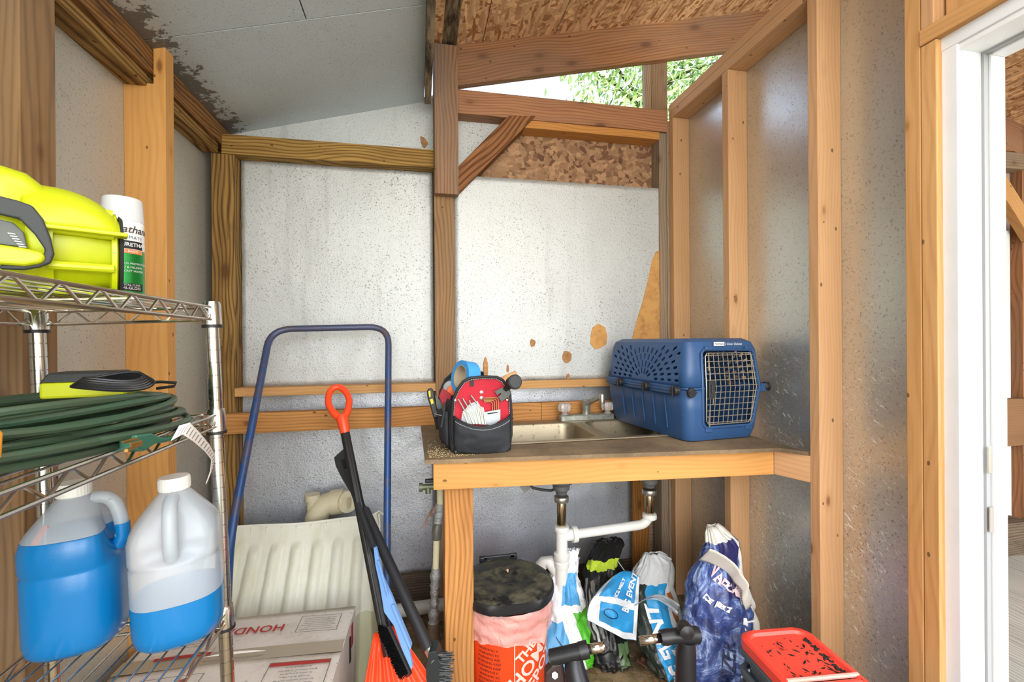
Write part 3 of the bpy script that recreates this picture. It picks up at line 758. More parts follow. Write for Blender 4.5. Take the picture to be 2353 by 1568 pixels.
# trap below
zt_ = zA0
mk('coupling', MB().lathe([(.024, zt_-.06), (.031, zt_-.055), (.031, zt_-.035), (.027, zt_-.03), (.033, zt_-.02), (.033, zt_), (.026, zt_+.006)], 24, Matrix.Translation((cA.x, yd, 0))), PVC, dr_, Md, smooth=True)
mk('riser', MB().tube([(cA.x, yd, zt_-.03), (cA.x-.005, yd, zt_-.15), (cA.x-.015, yd, .12)], .026, 20), PVC, dr_, Md, smooth=True)
pts = [(cA.x-.005, yd+.015, zt_-.10)]+[(cA.x-.03-.05*math.sin(a), yd+.03+.02*a, zt_-.06+.05*math.cos(a)-.03) for a in (.3, .7, 1.1, 1.5, 1.9)]+[(cA.x-.11, yd+.09, zt_-.16)]
mk('trap_bend', MB().tube(pts, .025, 20), PVC, dr_, Md, smooth=True)
o = mk('braided_hose', MB().tube([KY(x, y, 1.84) for x, y in ((1215, 1112), (1225, 1122), (1245, 1126), (1265, 1128), (1285, 1122))], .006, 10), plain('hose', '3a3a3c', .5), None, smooth=True)
tag(o, 'thin black hose curving below the bench apron left of the sink drain', 'hose')
mb = MB().prism([KY(x, y, 1.9) for x, y in ((1194, 1118), (1206, 1134), (1219, 1122), (1210, 1112))], (0, .001, 0))
o = mk('paper_label', mb, plain('label_paper', '8a8882', .8), None); tag(o, 'small grey paper label hanging under the bench apron near the black hose', 'label')

# ---------------------------------------------------------------- pet carrier
BLUE = plain('navy_plastic', '2c4f7c', .42, noise_amt=.25, nscale=6, dark='1d3a66', bump=.1, bscale=300)
carrier = thing('pet_carrier', 'blue plastic pet carrier with wire door standing on the bench by the right wall', 'pet carrier', M=Matrix.Translation((.940, 1.472, ZT+.0055)) @ Matrix.Rotation(math.radians(6.0), 4, 'Z'))
def cring(z):
    ks = ((0, .006, .305, .004, .52), (.03, -.002, .315, -.004, .53), (.19, -.022, .331, -.022, .545), (.33, .0, .325, .0, .535), (.355, .008, .316, .010, .525), (.368, .026, .296, .033, .50))
    for a, b in zip(ks, ks[1:]):
        if z <= b[0]:
            t = (z-a[0])/(b[0]-a[0]); q = [a[i]+(b[i]-a[i])*t for i in range(5)]; break
    return rrect(q[1], q[2], q[3], q[4], .035, z, 6)
lo = MB(); lo.loft([cring(z) for z in (0, .008, .03, .11, .185)], True, False); lo.f.append(tuple(range(28))[::-1])
up = MB(); zz = (.195, .26, .33, .345, .355, .363, .368); up.loft([cring(z) for z in zz], True, False); n = len(up.v); up.f.append(tuple(range(n-28, n)))
o1 = mk('lower_shell', lo, BLUE, carrier, smooth=True, solid=.004)
o2 = mk('upper_shell', up, BLUE, carrier, smooth=True, solid=.004)
dcx = .176; dpoly = [(dcx-.105, .322), (dcx-.115, .31), (dcx-.122, .19), (dcx-.110, .065), (dcx-.098, .05), (dcx+.094, .05), (dcx+.106, .065), (dcx+.120, .19), (dcx+.110, .31), (dcx+.100, .322)]
cutd = MB().prism([V((x, -.09, z)) for x, z in dpoly], (0, .15, 0))
boolean(o1, cutd)
cutd = MB().prism([V((x, -.09, z)) for x, z in dpoly], (0, .15, 0))
# fan of vent slots through both long sides
def capsule(mb, y, z, ang, L, wd, x0, x1):
    p = []
    for k in range(12):
        a = 2*PI*k/12; px_ = math.cos(a)*wd+(L if math.cos(a) > 0 else -L); pz = math.sin(a)*wd
        p.append(V((x0, y+px_*math.cos(ang)-pz*math.sin(ang), z+px_*math.sin(ang)+pz*math.cos(ang))))
    mb.prism(p, (x1-x0, 0, 0))
slots = []
for ring_, (rad, cnt) in enumerate(((.045, 8), (.082, 12), (.119, 15), (.156, 18), (.193, 20), (.232, 22))):
    for k in range(cnt):
        a = PI*(k+.5)/cnt; y = .25+rad*1.12*math.cos(a); z = .205+rad*.78*math.sin(a)
        if z < .337 and .03 < y < .49 and z > .212: slots.append((y, z, math.atan2(math.sin(a)*.78, math.cos(a)*1.12)))
for y, z, a in slots:
    capsule(cutd, y, z, a, .0082, .0050, -.05, .40)
boolean(o2, cutd)
# rims, ledges, knobs
for sx in (0, 1):
    for y0, y1 in ((.02, .17), (.19, .36), (.38, .505))[:1 if sx else 3]:
        y0, y1 = (-.012, .11) if sx else (y0, y1)
        xa, xb = (-.040, -.018) if sx == 0 else (.318, .358)
        lm = MB()
        lm.box((xa, y0, .168), (xb, y1, .198)); lm.box((xa-.003 if sx == 0 else xb-.002, y0, .180), (xa+.002 if sx == 0 else xb+.003, y1, .186))
        mk('side_ledge', lm, BLUE, carrier, bevel=.003)
    for y in ((.0, .18, .37) if sx == 0 else (.0,)):
        x = -.046 if sx == 0 else .362
        Mk = Matrix.Translation((x, y, .185)) @ Matrix.Rotation(PI/2, 4, 'Y')
        kb = MB().lathe([(.014, -.016), (.018, -.012), (.018, .004), (.015, .008)], 16, Mk)
        kb.box((-.017, -.003, -.020 if sx == 0 else .006), (.017, .003, -.010 if sx == 0 else .014), Mk)
        mk('fastener', kb, BLACKP, carrier, bevel=.001)
mk('fastener', MB().lathe([(.016, 0), (.018, .004), (.017, .012)], 16, Matrix.Translation((-.004, -.022, .178)) @ Matrix.Rotation(PI/2, 4, 'X')).box((-.02, -.039, .175), (.012, -.033, .181)), BLACKP, carrier, bevel=.001)
mk('seam_rim', MB().loft([[p*1 for p in cring(.188)], [p*1 for p in cring(.193)]], True, False), BLUE, carrier, solid=.012)
boolean([c for c in carrier.children if c.name.startswith('seam_rim')][0], MB().prism([V((x, -.09, z)) for x, z in dpoly], (0, .15, 0)))
yf = lambda z: -.018+abs(z-.19)*.10          # front wall line
yd_ = -.026
def fy(z): return yd_+(abs(z-.19))*.12
# moulding round the doorway and hinge bosses
pts = [V((x*1.0+(x-dcx)*.05, fy(z)+.002, z+(.005 if z > .2 else -.005 if z < .1 else 0))) for x, z in dpoly]
mk('door_surround', MB().tube(pts, .0055, 8, closed=True), BLUE, carrier, smooth=True)
for x in (dcx-.09, dcx+.09):
    for z in (.332, .036): mk('hinge_boss', MB().box((x-.014, -.012, z-.008), (x+.014, .004, z+.008)), BLUE, carrier, bevel=.003)
# wire door
door = MB(); pts = [V((x, fy(z), z)) for x, z in [(dcx+(x-dcx)*.93, .188+(z-.188)*.95) for x, z in dpoly]]
door.tube(pts, .0021, 8, closed=True)
GW = plain('galvanised_wire', 'c9c3b5', .35, .8)
dw = mk('wire_door', door, GW, carrier, smooth=True)
def half(z):   # door half width at z
    return .112-.0004+.0*z-(abs(z-.19)*.10 if z < .19 else abs(z-.19)*.075)
for k in range(12):
    z = .064+k*.0222; hl = half(z)
    mk('wire', MB().tube([(dcx-hl, fy(z)-.002, z), (dcx+hl+.004, fy(z)-.002, z)], .0015, 6), GW, dw)
for k in range(10):
    x = dcx-.092+k*.0212
    mk('wire', MB().tube([(x, fy(z), z) for z in (.056, .12, .19, .26, .317)], .0015, 6), GW, dw)
mk('latch_rod', MB().tube([(dcx-.096, fy(.3)-.005, .318), (dcx-.096, fy(.3)-.005, .255), (dcx-.103, fy(.2)-.007, .25), (dcx-.103, fy(.2)-.007, .215)], .002, 6).tube([(dcx-.088, -.03, .17), (dcx-.088, -.03, .135), (dcx-.1, -.028, .13), (dcx-.1, -.024, .052)], .002, 6), GW, dw)
mk('latch', MB().box((dcx-.113, -.040, .155), (dcx-.088, -.028, .218)).box((dcx-.106, -.044, .175), (dcx-.102, -.04, .205)), plain('latch_black', '2a2d2e', .45), dw, bevel=.002)
for k in range(5):
    z = 0
    mk('wall_rib', MB().tube([(-.0235+.014*(1-t)*1.0, .10+.075*k, .035+.12*t) for t in (0, .33, .66, 1)], .0025, 6), BLUE, carrier)
# badge and print
WHITE_T = plain('white_print', 'eceef0', .5); BLK_T = plain('black_print', '1a1a1c', .6)
fp = lambda x, z: V((x, .0005-.0, z))
mk('badge', MB().box((.115, -.0045, .342), (.162, -.003, .356)), WHITE_T, carrier)
lettering('Petmate', lambda x, y: V((x, -.0048, y)), .013, plain('navy_print', '1d2a55', .5), carrier, 'badge_lettering', dx=.139, dy=.349)
lettering('2 Door Deluxe', lambda x, y: V((x, -.0035, y)), .0125, WHITE_T, carrier, 'badge_lettering', dx=.203, dy=.348, shear=.2)

# ---------------------------------------------------------------- bucket with toilet-seat lid
bc = V((.303, 1.605, 0)); bt = thing('bucket', 'orange bucket with a plastic liner and black seat lid under the bench', 'bucket', bc)
ORG = plain('orange_plastic', 'ee4b1e', .4)
mk('pail', MB().lathe([(.128, 0), (.132, .01), (.146, .29), (.150, .292), (.150, .30), (.147, .303), (.148, .32), (.152, .325), (.152, .365), (.148, .368), (.142, .365), (.125, .02)], 48, caps=True), ORG, bt, smooth=True)
def onpail(x, z): a = -PI/2+x/.1415; r = .1325+.0505*(z/.29)*.9; r = .132+.014*(z-.01)/.28+.0006; return V((r*math.cos(a), r*math.sin(a), z))
off = -.035
PL = plain('pale_print', 'f1d3c8', .5)
for i, (t_, sz, dx, dz) in enumerate((('THE', .055, .040, .262), ('HOME', .085, .062, .215), ('DEPOT', .075, .092, .165))):
    lettering(t_, onpail, sz*.8, PL, bt, rot=math.radians(42), dx=dx, dy=dz-.012, bold=.0015, cut=.01, lift=.0006)
mk('stripe', MB().grid(lambda u, v: onpail(-.004+.003*u, .01+.28*v), 1, 12), PL, bt)
for k in range(9):
    lettering('WARNING KEEP AWAY'[:9+k % 5], onpail, .012, BLK_T, bt, 'warning_print', dx=-.09, dy=.26-.015*k, lift=.0008)
s = NT('liner_plastic'); s.p.inputs['Base Color'].default_value = lin('f3c3ba'); s.p.inputs['Roughness'].default_value = .25
s.p.inputs['Alpha'].default_value = .62; s.p.inputs['Specular IOR Level'].default_value = .7
s.bump(s.noise(s.coord(), 26, 3, .6, 2.0), .9, .006); LINER = s.m
def ln(u, v):
    a = 2*PI*u; z = .385-.105*v+.010*math.sin(3*a+1)*v
    r = .157+.004*math.sin(13*a+5*noise.noise(V((v*4, math.cos(a)*3, math.sin(a)*3))))*v+.010*noise.noise(V((math.cos(a)*3, math.sin(a)*3, v*4)))+.002*v
    return V((r*math.cos(a), r*math.sin(a), z))
mk('liner', MB().grid(ln, 90, 18), LINER, bt, smooth=True, angle=0)
s = NT('dusty_lid'); v = s.coord(rnd=False)
a1 = s.noise(v, 16, 6, .72); r_ = s.n('MapRange'); r_.inputs[1].default_value = .42; r_.inputs[2].default_value = .62; s.l(a1, r_.inputs[0])
s.set(Base_Color=s.mix(r_.outputs[0], lin('1e2022'), lin('5d5a48')), Roughness=s.math('ADD', .45, s.math('MULTIPLY', r_.outputs[0], .4))); LID = s.m
lid = [(.163, .4185), (.140, .423), (.060, .4235), (.045, .418), (.02, .417)]
def lr(prof):
    rings = []
    for r, z in prof:
        rings.append([V(((r-(.012 if False else 0))*math.cos(a), max(-.150 if r > .12 else -9, r*1.02*math.sin(a)), z)) for a in [2*PI*k/48 for k in range(48)]])
    return rings
mk('lid', MB().loft(lr(lid)), LID, bt, smooth=True)
mk('lid_side', MB().loft(lr([(.158, .384), (.167, .387), (.169, .395), (.168, .412), (.162, .419), (.15, .418)])), BLACKP, bt, smooth=True)
for x in (-.075, .045): mk('hinge', MB().box((x, .165, .405), (x+.03, .185, .43)), BLACKP, bt, bevel=.003)
mk('hinge_bar', MB().box((-.06, .165, .418), (.065, .178, .432)), BLACKP, bt, bevel=.003)
tag(mk('wood_chip', MB().tube([bc+V((.01, .06, .425)), bc+V((.014, .05, .432)), bc+V((.012, .043, .426))], .003, 5), plain('chip', 'd9b08a', .8), None), 'tiny pale wood chip lying on the black bucket lid', 'wood chip')

# ---------------------------------------------------------------- supply pipe and drain line
CPVC = plain('cream_pipe', 'd3cdaa', .45, noise_amt=.15, nscale=15, dark='9a9270')
s = NT('pipe_foil'); v = s.coord(); nn = s.noise(v, 90, 4, .7)
s.set(Base_Color=s.mix(nn, lin('8d8f90'), lin('cfd0cf')), Metallic=.75, Roughness=.4); s.bump(nn, 1.0, .006); PFOIL = s.m
ypp = 1.70
sp_ = thing('supply_pipe', 'cream water supply pipe with foil wrap beside the bench leg', 'pipe', (KY(1003, 1300, ypp).x, ypp, 0)); Mp = WM[sp_].inverted()
def seg(name, pts, r, mat, **k): return mk(name, MB().tube([KY(x, y, ypp) for x, y in pts], r, 12), mat, sp_, Mp, smooth=True, **k)
seg('pipe', [(1011, 1122), (1011, 1165)], .0115, CPVC)
rnd = random.Random(5)
def wrapf(x0, y0, x1, y1, r):
    n = 16; P = [KY(x0+(x1-x0)*i/n, y0+(y1-y0)*i/n, ypp) for i in range(n+1)]
    mk('foil_wrap', MB().tube(P, [r*(1+.22*rnd.uniform(-1, 1)) for _ in P], 12), PFOIL, sp_, Mp, smooth=True, angle=60)
wrapf(1011, 1158, 1006, 1205, .016)
seg('valve_body', [(1006, 1205), (1004, 1216), (1003, 1240)], [.012, .018, .016], plain('grey_valve', '6d6b63', .5, .5))
seg('pipe', [(1003, 1240), (1001, 1308)], .0115, CPVC)
wrapf(1001, 1306, 996, 1432, .017)
seg('elbow', [(996, 1430), (996, 1450), (1000, 1475)], .021, plain('rusty_fitting', '7a6a58', .7, .3, noise_amt=.6, nscale=50, dark='4a3325'))
seg('pipe', [(1000, 1465), (998, 1568), (997, 1640)], .018, plain('old_pipe', '7c7466', .7, noise_amt=.4, nscale=30))
yv = A.y+.1
p = KY(985, 1119, yv); va = thing('hose_bib', 'small green brass shutoff valve sticking out left of the bench apron', 'valve', p)
GB = plain('green_brass', '5f6650', .5, .5); Mv = Matrix()
mk('body', MB().tube([(.03, 0, 0), (-.022, 0, 0)], .010, 12).tube([(-.002, 0, 0), (-.002, -.004, -.022)], .009, 12), GB, va, smooth=True)
mk('inlet', MB().tube([(.02, 0, 0), (.045, 0, 0)], .011, 12), plain('brass', 'b08a4a', .4, .8), va, smooth=True)
mk('end_cap', MB().tube([(-.032, 0, 0), (-.02, 0, 0)], .015, 12), GB, va, smooth=True)
mk('handle', MB().box((-.012, -.008, .014), (.024, .008, .026)), BLACKP, va, bevel=.003)
o = mk('rag_strip', MB().grid(lambda u, v: KY(1003-28*v-3*math.sin(u*3), 1168+38*v-14*u+6*math.sin(v*6+u*2)+18*u*v, ypp-.01+.01*math.sin(v*9)), 6, 14), plain('brown_rag', '8c7468', .8, noise_amt=.5), None, smooth=True, solid=.002)
tag(o, 'torn brown strip of wrap hanging off the supply pipe under the shutoff valve', 'rag')
pz = KY(950, 1405, 2.05).z
o = mk('drain_line', MB().tube([(-.55, 2.06, pz), (.6, 2.06, pz+.012)], .029, 20), plain('grey_pvc', 'c4c4ba', .45, noise_amt=.3, nscale=8), None, smooth=True)
tag(o, 'horizontal grey plastic drain line along the foot of the back wall', 'pipe')

# clean-out elbow behind the tub
yc = 2.075
ce_ = thing('cleanout_elbow', 'beige plastic pipe elbow with square-plug cap behind the ribbed tub', 'pipe fitting', KY(740, 1200, yc)); Mc = WM[ce_].inverted()
BEI = plain('beige_pvc', 'c9c0a2', .4, noise_amt=.3, nscale=12, dark='9a9076')
P = [KY(x, y, yc) for x, y in ((726, 1215), (728, 1190), (736, 1172), (750, 1160), (766, 1155))]
ps = [KY(726, 1330, yc)]+P; r0 = .048
mk('elbow', MB().tube(ps, r0, 24), BEI, ce_, Mc, smooth=True)
mk('socket', MB().tube([KY(762, 1156, yc), KY(790, 1152, yc)], .053, 24), BEI, ce_, Mc, smooth=True)
e_ = KY(790, 1152, yc); e2 = KY(800, 1154, yc-.03)
mk('cap', MB().tube([e_, e2], .045, 24), BEI, ce_, Mc, smooth=True)
dd = (e2-e_).normalized()
mk('square_plug', MB().loft([[e2+q for q in (V((0, -.02, -.02)), V((0, .02, -.02)), V((0, .02, .02)), V((0, -.02, .02)))], [e2+dd*.022+q for q in (V((0, -.017, -.017)), V((0, .017, -.017)), V((0, .017, .017)), V((0, -.017, .017)))]]), BEI, ce_, Mc, bevel=.002)
mk('stub', MB().tube([KY(720, 1170, yc), KY(718, 1145, yc)], .026, 20).tube([KY(718, 1149, yc), KY(718, 1136, yc)], .031, 20), BEI, ce_, Mc, smooth=True)

# ---------------------------------------------------------------- ribbed tub
s = NT('algae_plastic'); v = s.coord(rnd=False)
sx = s.n('SeparateXYZ'); s.l(v, sx.inputs[0])
a1 = s.noise(s.coord((9, 2, 2), rnd=False), 1.2, 4, .6); a2 = s.noise(v, 40, 4, .7)
zz_ = s.math('ADD', sx.outputs['Z'], s.math('MULTIPLY', s.math('SUBTRACT', a1, .5), .05))
low = s.math('LESS_THAN', zz_, .262)
r_ = s.n('MapRange'); r_.inputs[1].default_value = .48; r_.inputs[2].default_value = .68; s.l(a1, r_.inputs[0])
col = s.mix(s.math('MULTIPLY', r_.outputs[0], .6), lin('d9d9cb'), lin('b9ba8a'))
col = s.mix(s.math('MULTIPLY', low, .7), col, lin('a9ab7c')); col = s.mix(s.math('MULTIPLY', a2, .25), col, lin('9c9c8c'))
s.set(Base_Color=col, Roughness=.55); s.bump(a2, .5, .002); TUB = s.m
tub = thing('plastic_tub', 'large off-white ribbed plastic tub stained green by the back wall', 'tub', (-.45, 1.9, 0))
ztop = KY(880, 1186, 1.975).z; xr = KY(880, 1186, 1.975).x
def tubf(u, v):
    x = -.80+(xr-.02+.80)*u
    prof = ((0, 1.975, ztop), (.06, 1.96, ztop-.035), (.62, 1.80, .27), (.7, 1.78, .24), (1.0, 1.72, 0))
    for a, b in zip(prof, prof[1:]):
        if v <= b[0]: t = (v-a[0])/(b[0]-a[0]); y = a[1]+(b[1]-a[1])*t; z = a[2]+(b[2]-a[2])*t; break
    q = (u*8.2+.35*v) % 1.0; rib = max(0, math.sin(PI*min(1, q/.55)))**.6 if q < .55 else 0
    k = min(1, max(0, (v-.12)/.06))*min(1, max(0, (u-.03)/.02))*min(1, max(0, (.97-u)/.03))
    x += -.05*v*0
    e = max(0, (u-.93)/.07); y += .05*e*e
    y -= .017*rib*k; z += .004*rib*k+.004*math.sin(u*9)*(v < .05)
    x += .10*v*u*.25
    return V((x, y, z))
mk('shell', MB().grid(lambda u, v: tubf(u, v)-WM[tub].translation, 120, 60), TUB, tub, smooth=True, angle=0, solid=.004)
def side(u, v):
    a = tubf(1, v); b = V((a.x+.015*(1-u), 1.995, a.z if v < .9 else a.z)); return a.lerp(b, u)-WM[tub].translation
mk('side_wall', MB().grid(side, 8, 30), TUB, tub, smooth=True, angle=0, solid=.004)
mk('rim', MB().tube([tubf(u, 0)-WM[tub].translation for u in [k/30 for k in range(31)]]+[V((xr+.0, 1.995, ztop))-WM[tub].translation], .0045, 8), plain('rim_plastic', 'dcdcd0', .5), tub, smooth=True)
for k in range(11):
    p = tubf(.06+k*.088, .01)-WM[tub].translation
    mk('rim_tab', MB().box(p+V((-.002, -.012, -.035)), p+V((.002, .0, 0))), plain('rim_plastic', 'dcdcd0'), tub)

# ---------------------------------------------------------------- cardboard box
s = NT('white_cardboard'); v = s.coord(rnd=False)
a1 = s.noise(v, 5, 6, .7); a2 = s.noise(v, 90, 4, .7)
r_ = s.n('MapRange'); r_.inputs[1].default_value = .45; r_.inputs[2].default_value = .75; s.l(a1, r_.inputs[0])
r2 = s.n('MapRange'); r2.inputs[1].default_value = .62; r2.inputs[2].default_value = .68; s.l(a2, r2.inputs[0])
col = s.mix(s.math('MULTIPLY', r_.outputs[0], .6), lin('d6cfc6'), lin('9c9080')); col = s.mix(s.math('MULTIPLY', r2.outputs[0], .55), col, lin('5a4a3a'))
s.set(Base_Color=col, Roughness=.85); s.bump(a2, .2, .001); CARD = s.m
zb = .36
c_fr = KZ(817, 1393, zb); c_fl = KZ(372, 1436, zb); c_nr = KZ(762, 1568, zb)
ex = (c_fl-c_fr).normalized(); ey = V((ex.y, -ex.x, 0)); ey = -ey if ey.y > 0 else ey       # ey towards the camera
if (c_nr-c_fr).dot(ey) < 0: ey = -ey
LW = (c_fl-c_fr).length; LD = .50
cb = thing('cardboard_box', 'white printed cardboard engine box on the floor in front of the ribbed tub', 'box', M=Matrix(((ex.x, ey.x, 0, c_fr.x), (ex.y, ey.y, 0, c_fr.y), (0, 0, 1, 0), (0, 0, 0, 1))))
# local: x to the left, y to the camera -> reading direction is upside down for us
o = mk('carton', MB().box((0, 0, 0), (LW, LD, zb-.004)), CARD, cb, bevel=.003)
def flap(u, v, y0, y1):
    y = y0+(y1-y0)*v; z = zb-.003+.006*math.sin(PI*u)*(v if y0 < .1 else 1-v)*1.5; return V((LW*u, y, z))
mk('top_flap', MB().grid(lambda u, v: flap(u, v, 0, .205), 24, 8), CARD, cb, smooth=True, solid=.004)
mk('top_flap', MB().grid(lambda u, v: flap(u, v, .222, LD), 24, 8), CARD, cb, smooth=True, solid=.004)
mk('tape', MB().grid(lambda u, v: V((LW*u, .185+.055*v, zb+.0035+.004*math.sin(PI*u))), 20, 4), plain('clear_tape', 'a59a86', .35), cb, smooth=True)
RED = plain('red_print', 'a8322e', .7); DK = plain('dark_print', '4a4540', .8)
def up_(x, y): return V((x, y, zb+.0042+.006*math.sin(PI*min(1, max(0, x/LW)))*1.2))
# the text faces the far wall: letters upside down from the camera
ft = lambda X, Y: up_(.27-X, .10+Y) if False else up_(X, Y)
def boxprint(t_, x, y, size, mat, name='lettering', **k):
    # local x runs to the left and y to the camera: a half-turned frame, so plain layout reads upside down
    return lettering(t_, lambda X, Y: up_(x+X, y+Y), size, mat, cb, name, lift=.0006, **k)
def frame_print(x, y, w_, h_, mat, t=.0016):
    m_ = MB()
    for a_, b_ in (((x, y), (x+w_, y+t)), ((x, y+h_-t), (x+w_, y+h_)), ((x, y), (x+t, y+h_)), ((x+w_-t, y), (x+w_, y+h_))):
        m_.grid(lambda u, v: up_(a_[0]+(b_[0]-a_[0])*u, a_[1]+(b_[1]-a_[1])*v)+V((0, 0, .0008)), 8, 2)
    return mk('print_frame', m_, mat, cb)
boxprint('HONDA', .290, .10, .047, RED, bold=.001, spacing=1.05)
boxprint('HONDA', .345, .345, .047, RED, bold=.001, spacing=1.05)
frame_print(.035, .05, .125, .085, DK)
boxprint('ADVERTENCIA / ADVERTISSEMENT', .098, .122, .0068, DK)
rnd = random.Random(9)
wds = 'lea el manual del operador antes de utilizar este motor peligro de lesiones graves lire le manuel avant usage'.split()
for k in range(6): boxprint(' '.join(rnd.choice(wds) for _ in range(6)), .098, .112-k*.0095, .0066, DK, 'small_print')
frame_print(.02, .27, .165, .14, DK)
bar = lambda x, y, w_, h_: mk('red_bar', MB().grid(lambda u, v: up_(x+w_*u, y+h_*v)+V((0, 0, .0009)), 8, 2), RED, cb)
bar(.022, .272, .161, .014); bar(.372, .19, .15, .013); bar(.37, .17, .0015, .02)
for k in range(9): boxprint(' '.join(rnd.choice(wds) for _ in range(5)), .102, .295+k*.0125, .0085, DK, 'small_print')
for k in range(7): boxprint(' '.join(rnd.choice(wds) for _ in range(5)), .445, .08+k*.0125, .0085, DK, 'small_print')
frame_print(.35, .28, .16, .10, DK)
boxprint('NOT FOR', .44, .36, .035, BLK_T, bold=.0008)
sf = lambda X, Y: V((-.0006, X, Y))          # right-hand end of the box
lettering('HONDA', lambda X, Y: V((-.0006, .15-Y, .18+X)), .055, RED, cb, 'side_lettering', bold=.001)
mk('hand_hole', MB().box((-.003, .10, .24), (.002, .118, .32)), BLACKGAP, cb, bevel=.004)
mk('side_stamp', MB().box((-.0015, .055, .27), (.0, .085, .34)), RED, cb)

# ---------------------------------------------------------------- blue cart handle
s = NT('blue_tube'); v = s.coord(rnd=False); a1 = s.noise(v, 9, 6, .75)
r_ = s.n('MapRange'); r_.inputs[1].default_value = .50; r_.inputs[2].default_value = .58; s.l(a1, r_.inputs[0])
sx = s.n('SeparateXYZ'); s.l(v, sx.inputs[0]); tp = s.n('MapRange'); tp.inputs[1].default_value = 1.1; tp.inputs[2].default_value = 1.3; s.l(sx.outputs['Z'], tp.inputs[0])
ff = s.math('ADD', s.math('MULTIPLY', r_.outputs[0], .55), s.math('MULTIPLY', tp.outputs[0], .5), clamp=True)
s.set(Base_Color=s.mix(ff, lin('24487c'), lin('5c4f4c')), Roughness=.4, Metallic=.2); BT = s.m
ct = thing('cart_handle', 'blue steel tube cart handle leaning against the back wall behind the shovel', 'cart', (-.45, 1.7, 0)); Mt = WM[ct].inverted()
def rounded(pts, r, n=6):
    out = [pts[0]]
    for a, b, c in zip(pts, pts[1:], pts[2:]):
        d1 = (a-b).normalized(); d2 = (c-b).normalized(); p1 = b+d1*r; p2 = b+d2*r
        for k in range(n+1):
            t = k/n; out.append(p1*(1-t)**2+b*2*t*(1-t)+p2*t*t)
    return out+[pts[-1]]
TL, TR = KY(622, 757, 2.02), KY(893, 751, 2.045)
LB, RB = KD(528, 1240, 1.42), KD(889, 1290, 1.62)
ext = lambda a, b: b+(b-a)*((b.z-.03)/(a.z-b.z))
LF = KD(508, 1480, 1.50); LF.z = .03
pts = rounded([LF, LB, TL, TR, ext(TR, RB)], .085, 8)
mk('tube_handle', MB().tube(pts, .0135, 14), BT, ct, Mt, smooth=True)
pl, pr = LF, ext(TR, RB)
mk('cross_tube', MB().tube([pl+V((0, 0, .02)), pr+V((0, 0, .02))], .012, 12), BT, ct, Mt, smooth=True)

# ---------------------------------------------------------------- snow shovel
OR = plain('shovel_orange', 'f04a22', .35)
sh = thing('snow_shovel', 'snow shovel with orange grip and blade and dark fluted shaft', 'shovel', (0, 0, 0)); 
g0 = KD(792, 990, 1.72); g1 = KD(884, 1455, 1.36)
sd = (g1-g0).normalized(); cen = KD(779, 925, 1.77)
sidev = V((1, .1, 0)); sidev = (sidev-sd*sidev.dot(sd)).normalized(); nf = sd.cross(sidev)
loop = []
for k in range(28):
    a = 2*PI*k/28; ry = .072; rx = .038*(1-.30*math.sin(a)*(1 if math.sin(a) > 0 else .1))
    loop.append(cen+sidev*rx*math.cos(a)+sd*ry*math.sin(a))
mk('grip', MB().tube(loop, [.0125 if k < 3 or k > 11 else .014 for k in range(28)], 12, closed=True), OR, sh, smooth=True)
mk('grip_socket', MB().tube([cen+sd*.066, cen+sd*.09, g0+sd*.01], [.022, .021, .017], 14), OR, sh, smooth=True)
FL = plain('fluted_black', '1d1e20', .35, bump=.2)
fr = []
def flute(c, d_, r):
    sv = sidev; n_ = nf; return [c+r*(1+.10*math.cos(6*a))*(math.cos(a)*sv+math.sin(a)*n_) for a in [2*PI*k/36 for k in range(36)]]
mk('shaft', MB().loft([flute(g0, sd, .015), flute(g1+sd*.06, sd, .015)]), FL, sh, smooth=True)
b0 = g1-sd*.01
def blade(u, v):
    wv_ = .03+.115*min(1, v*1.7); x = (u-.5)*2*wv_; rib = .004*math.cos(u*2*PI*7)*(v > .12)
    return b0+sd*(.46*v)+sidev*x+nf*(-.035*(1-(2*u-1)**2)*(.4+v)+rib+.05*v*v)
mk('blade', MB().grid(blade, 70, 24), OR, sh, smooth=True, solid=.003, angle=0)

# ---------------------------------------------------------------- snow broom and ice scraper
br = thing('snow_broom', 'long black snow broom crossing behind the shovel shaft', 'broom', (0, 0, 0))
q0 = KD(795, 1080, 1.66); q1 = KD(985, 1492, 1.32)
mk('pole', MB().tube([q0, q0.lerp(q1, .25), q0.lerp(q1, .27), q1], [.009, .009, .0165, .0175], 16), plain('foam_black', '202226', .55), br, smooth=True)
mk('collar', MB().tube([q1, q1.lerp(KD(1000, 1520, 1.3), 1)], .014, 16), CHROME_D, br, smooth=True)
q2 = KD(1000, 1522, 1.30)
def poly(name, pts, d, mat, parent, depth_vec, bev=.002):
    return mk(name, MB().prism([KD(x, y, d) for x, y in pts], depth_vec), mat, parent, bevel=bev)
poly('head', [(985, 1500), (1002, 1497), (1010, 1520), (1022, 1524), (1022, 1568), (1015, 1640), (985, 1640), (978, 1540)], 1.29, plain('dark_teal_plastic', '1b2a2c', .5), br, CF*.05)
rnd = random.Random(4); mb = MB()
for k in range(500):
    p = KD(1012+rnd.uniform(-6, 10), 1500+rnd.random()*120, 1.285+rnd.random()*.05); d = CR*rnd.uniform(.01, .03)+CU*rnd.uniform(-.004, .006)
    mb.tube([p, p+d], .0011, 3, caps=False)
o = mk('bristles', mb, BLACKP, br); o['kind'] = 'stuff'
poly('scoop', [(767, 1052), (790, 1031), (797, 1050), (803, 1100), (812, 1135), (806, 1135), (785, 1100), (771, 1072)], 1.68, plain('scoop_black', '26292c', .35), br, CF*.03)
poly('scoop_groove', [(782, 1058), (792, 1055), (798, 1086), (792, 1084)], 1.678, BLACKGAP, br, CF*.01, .0)

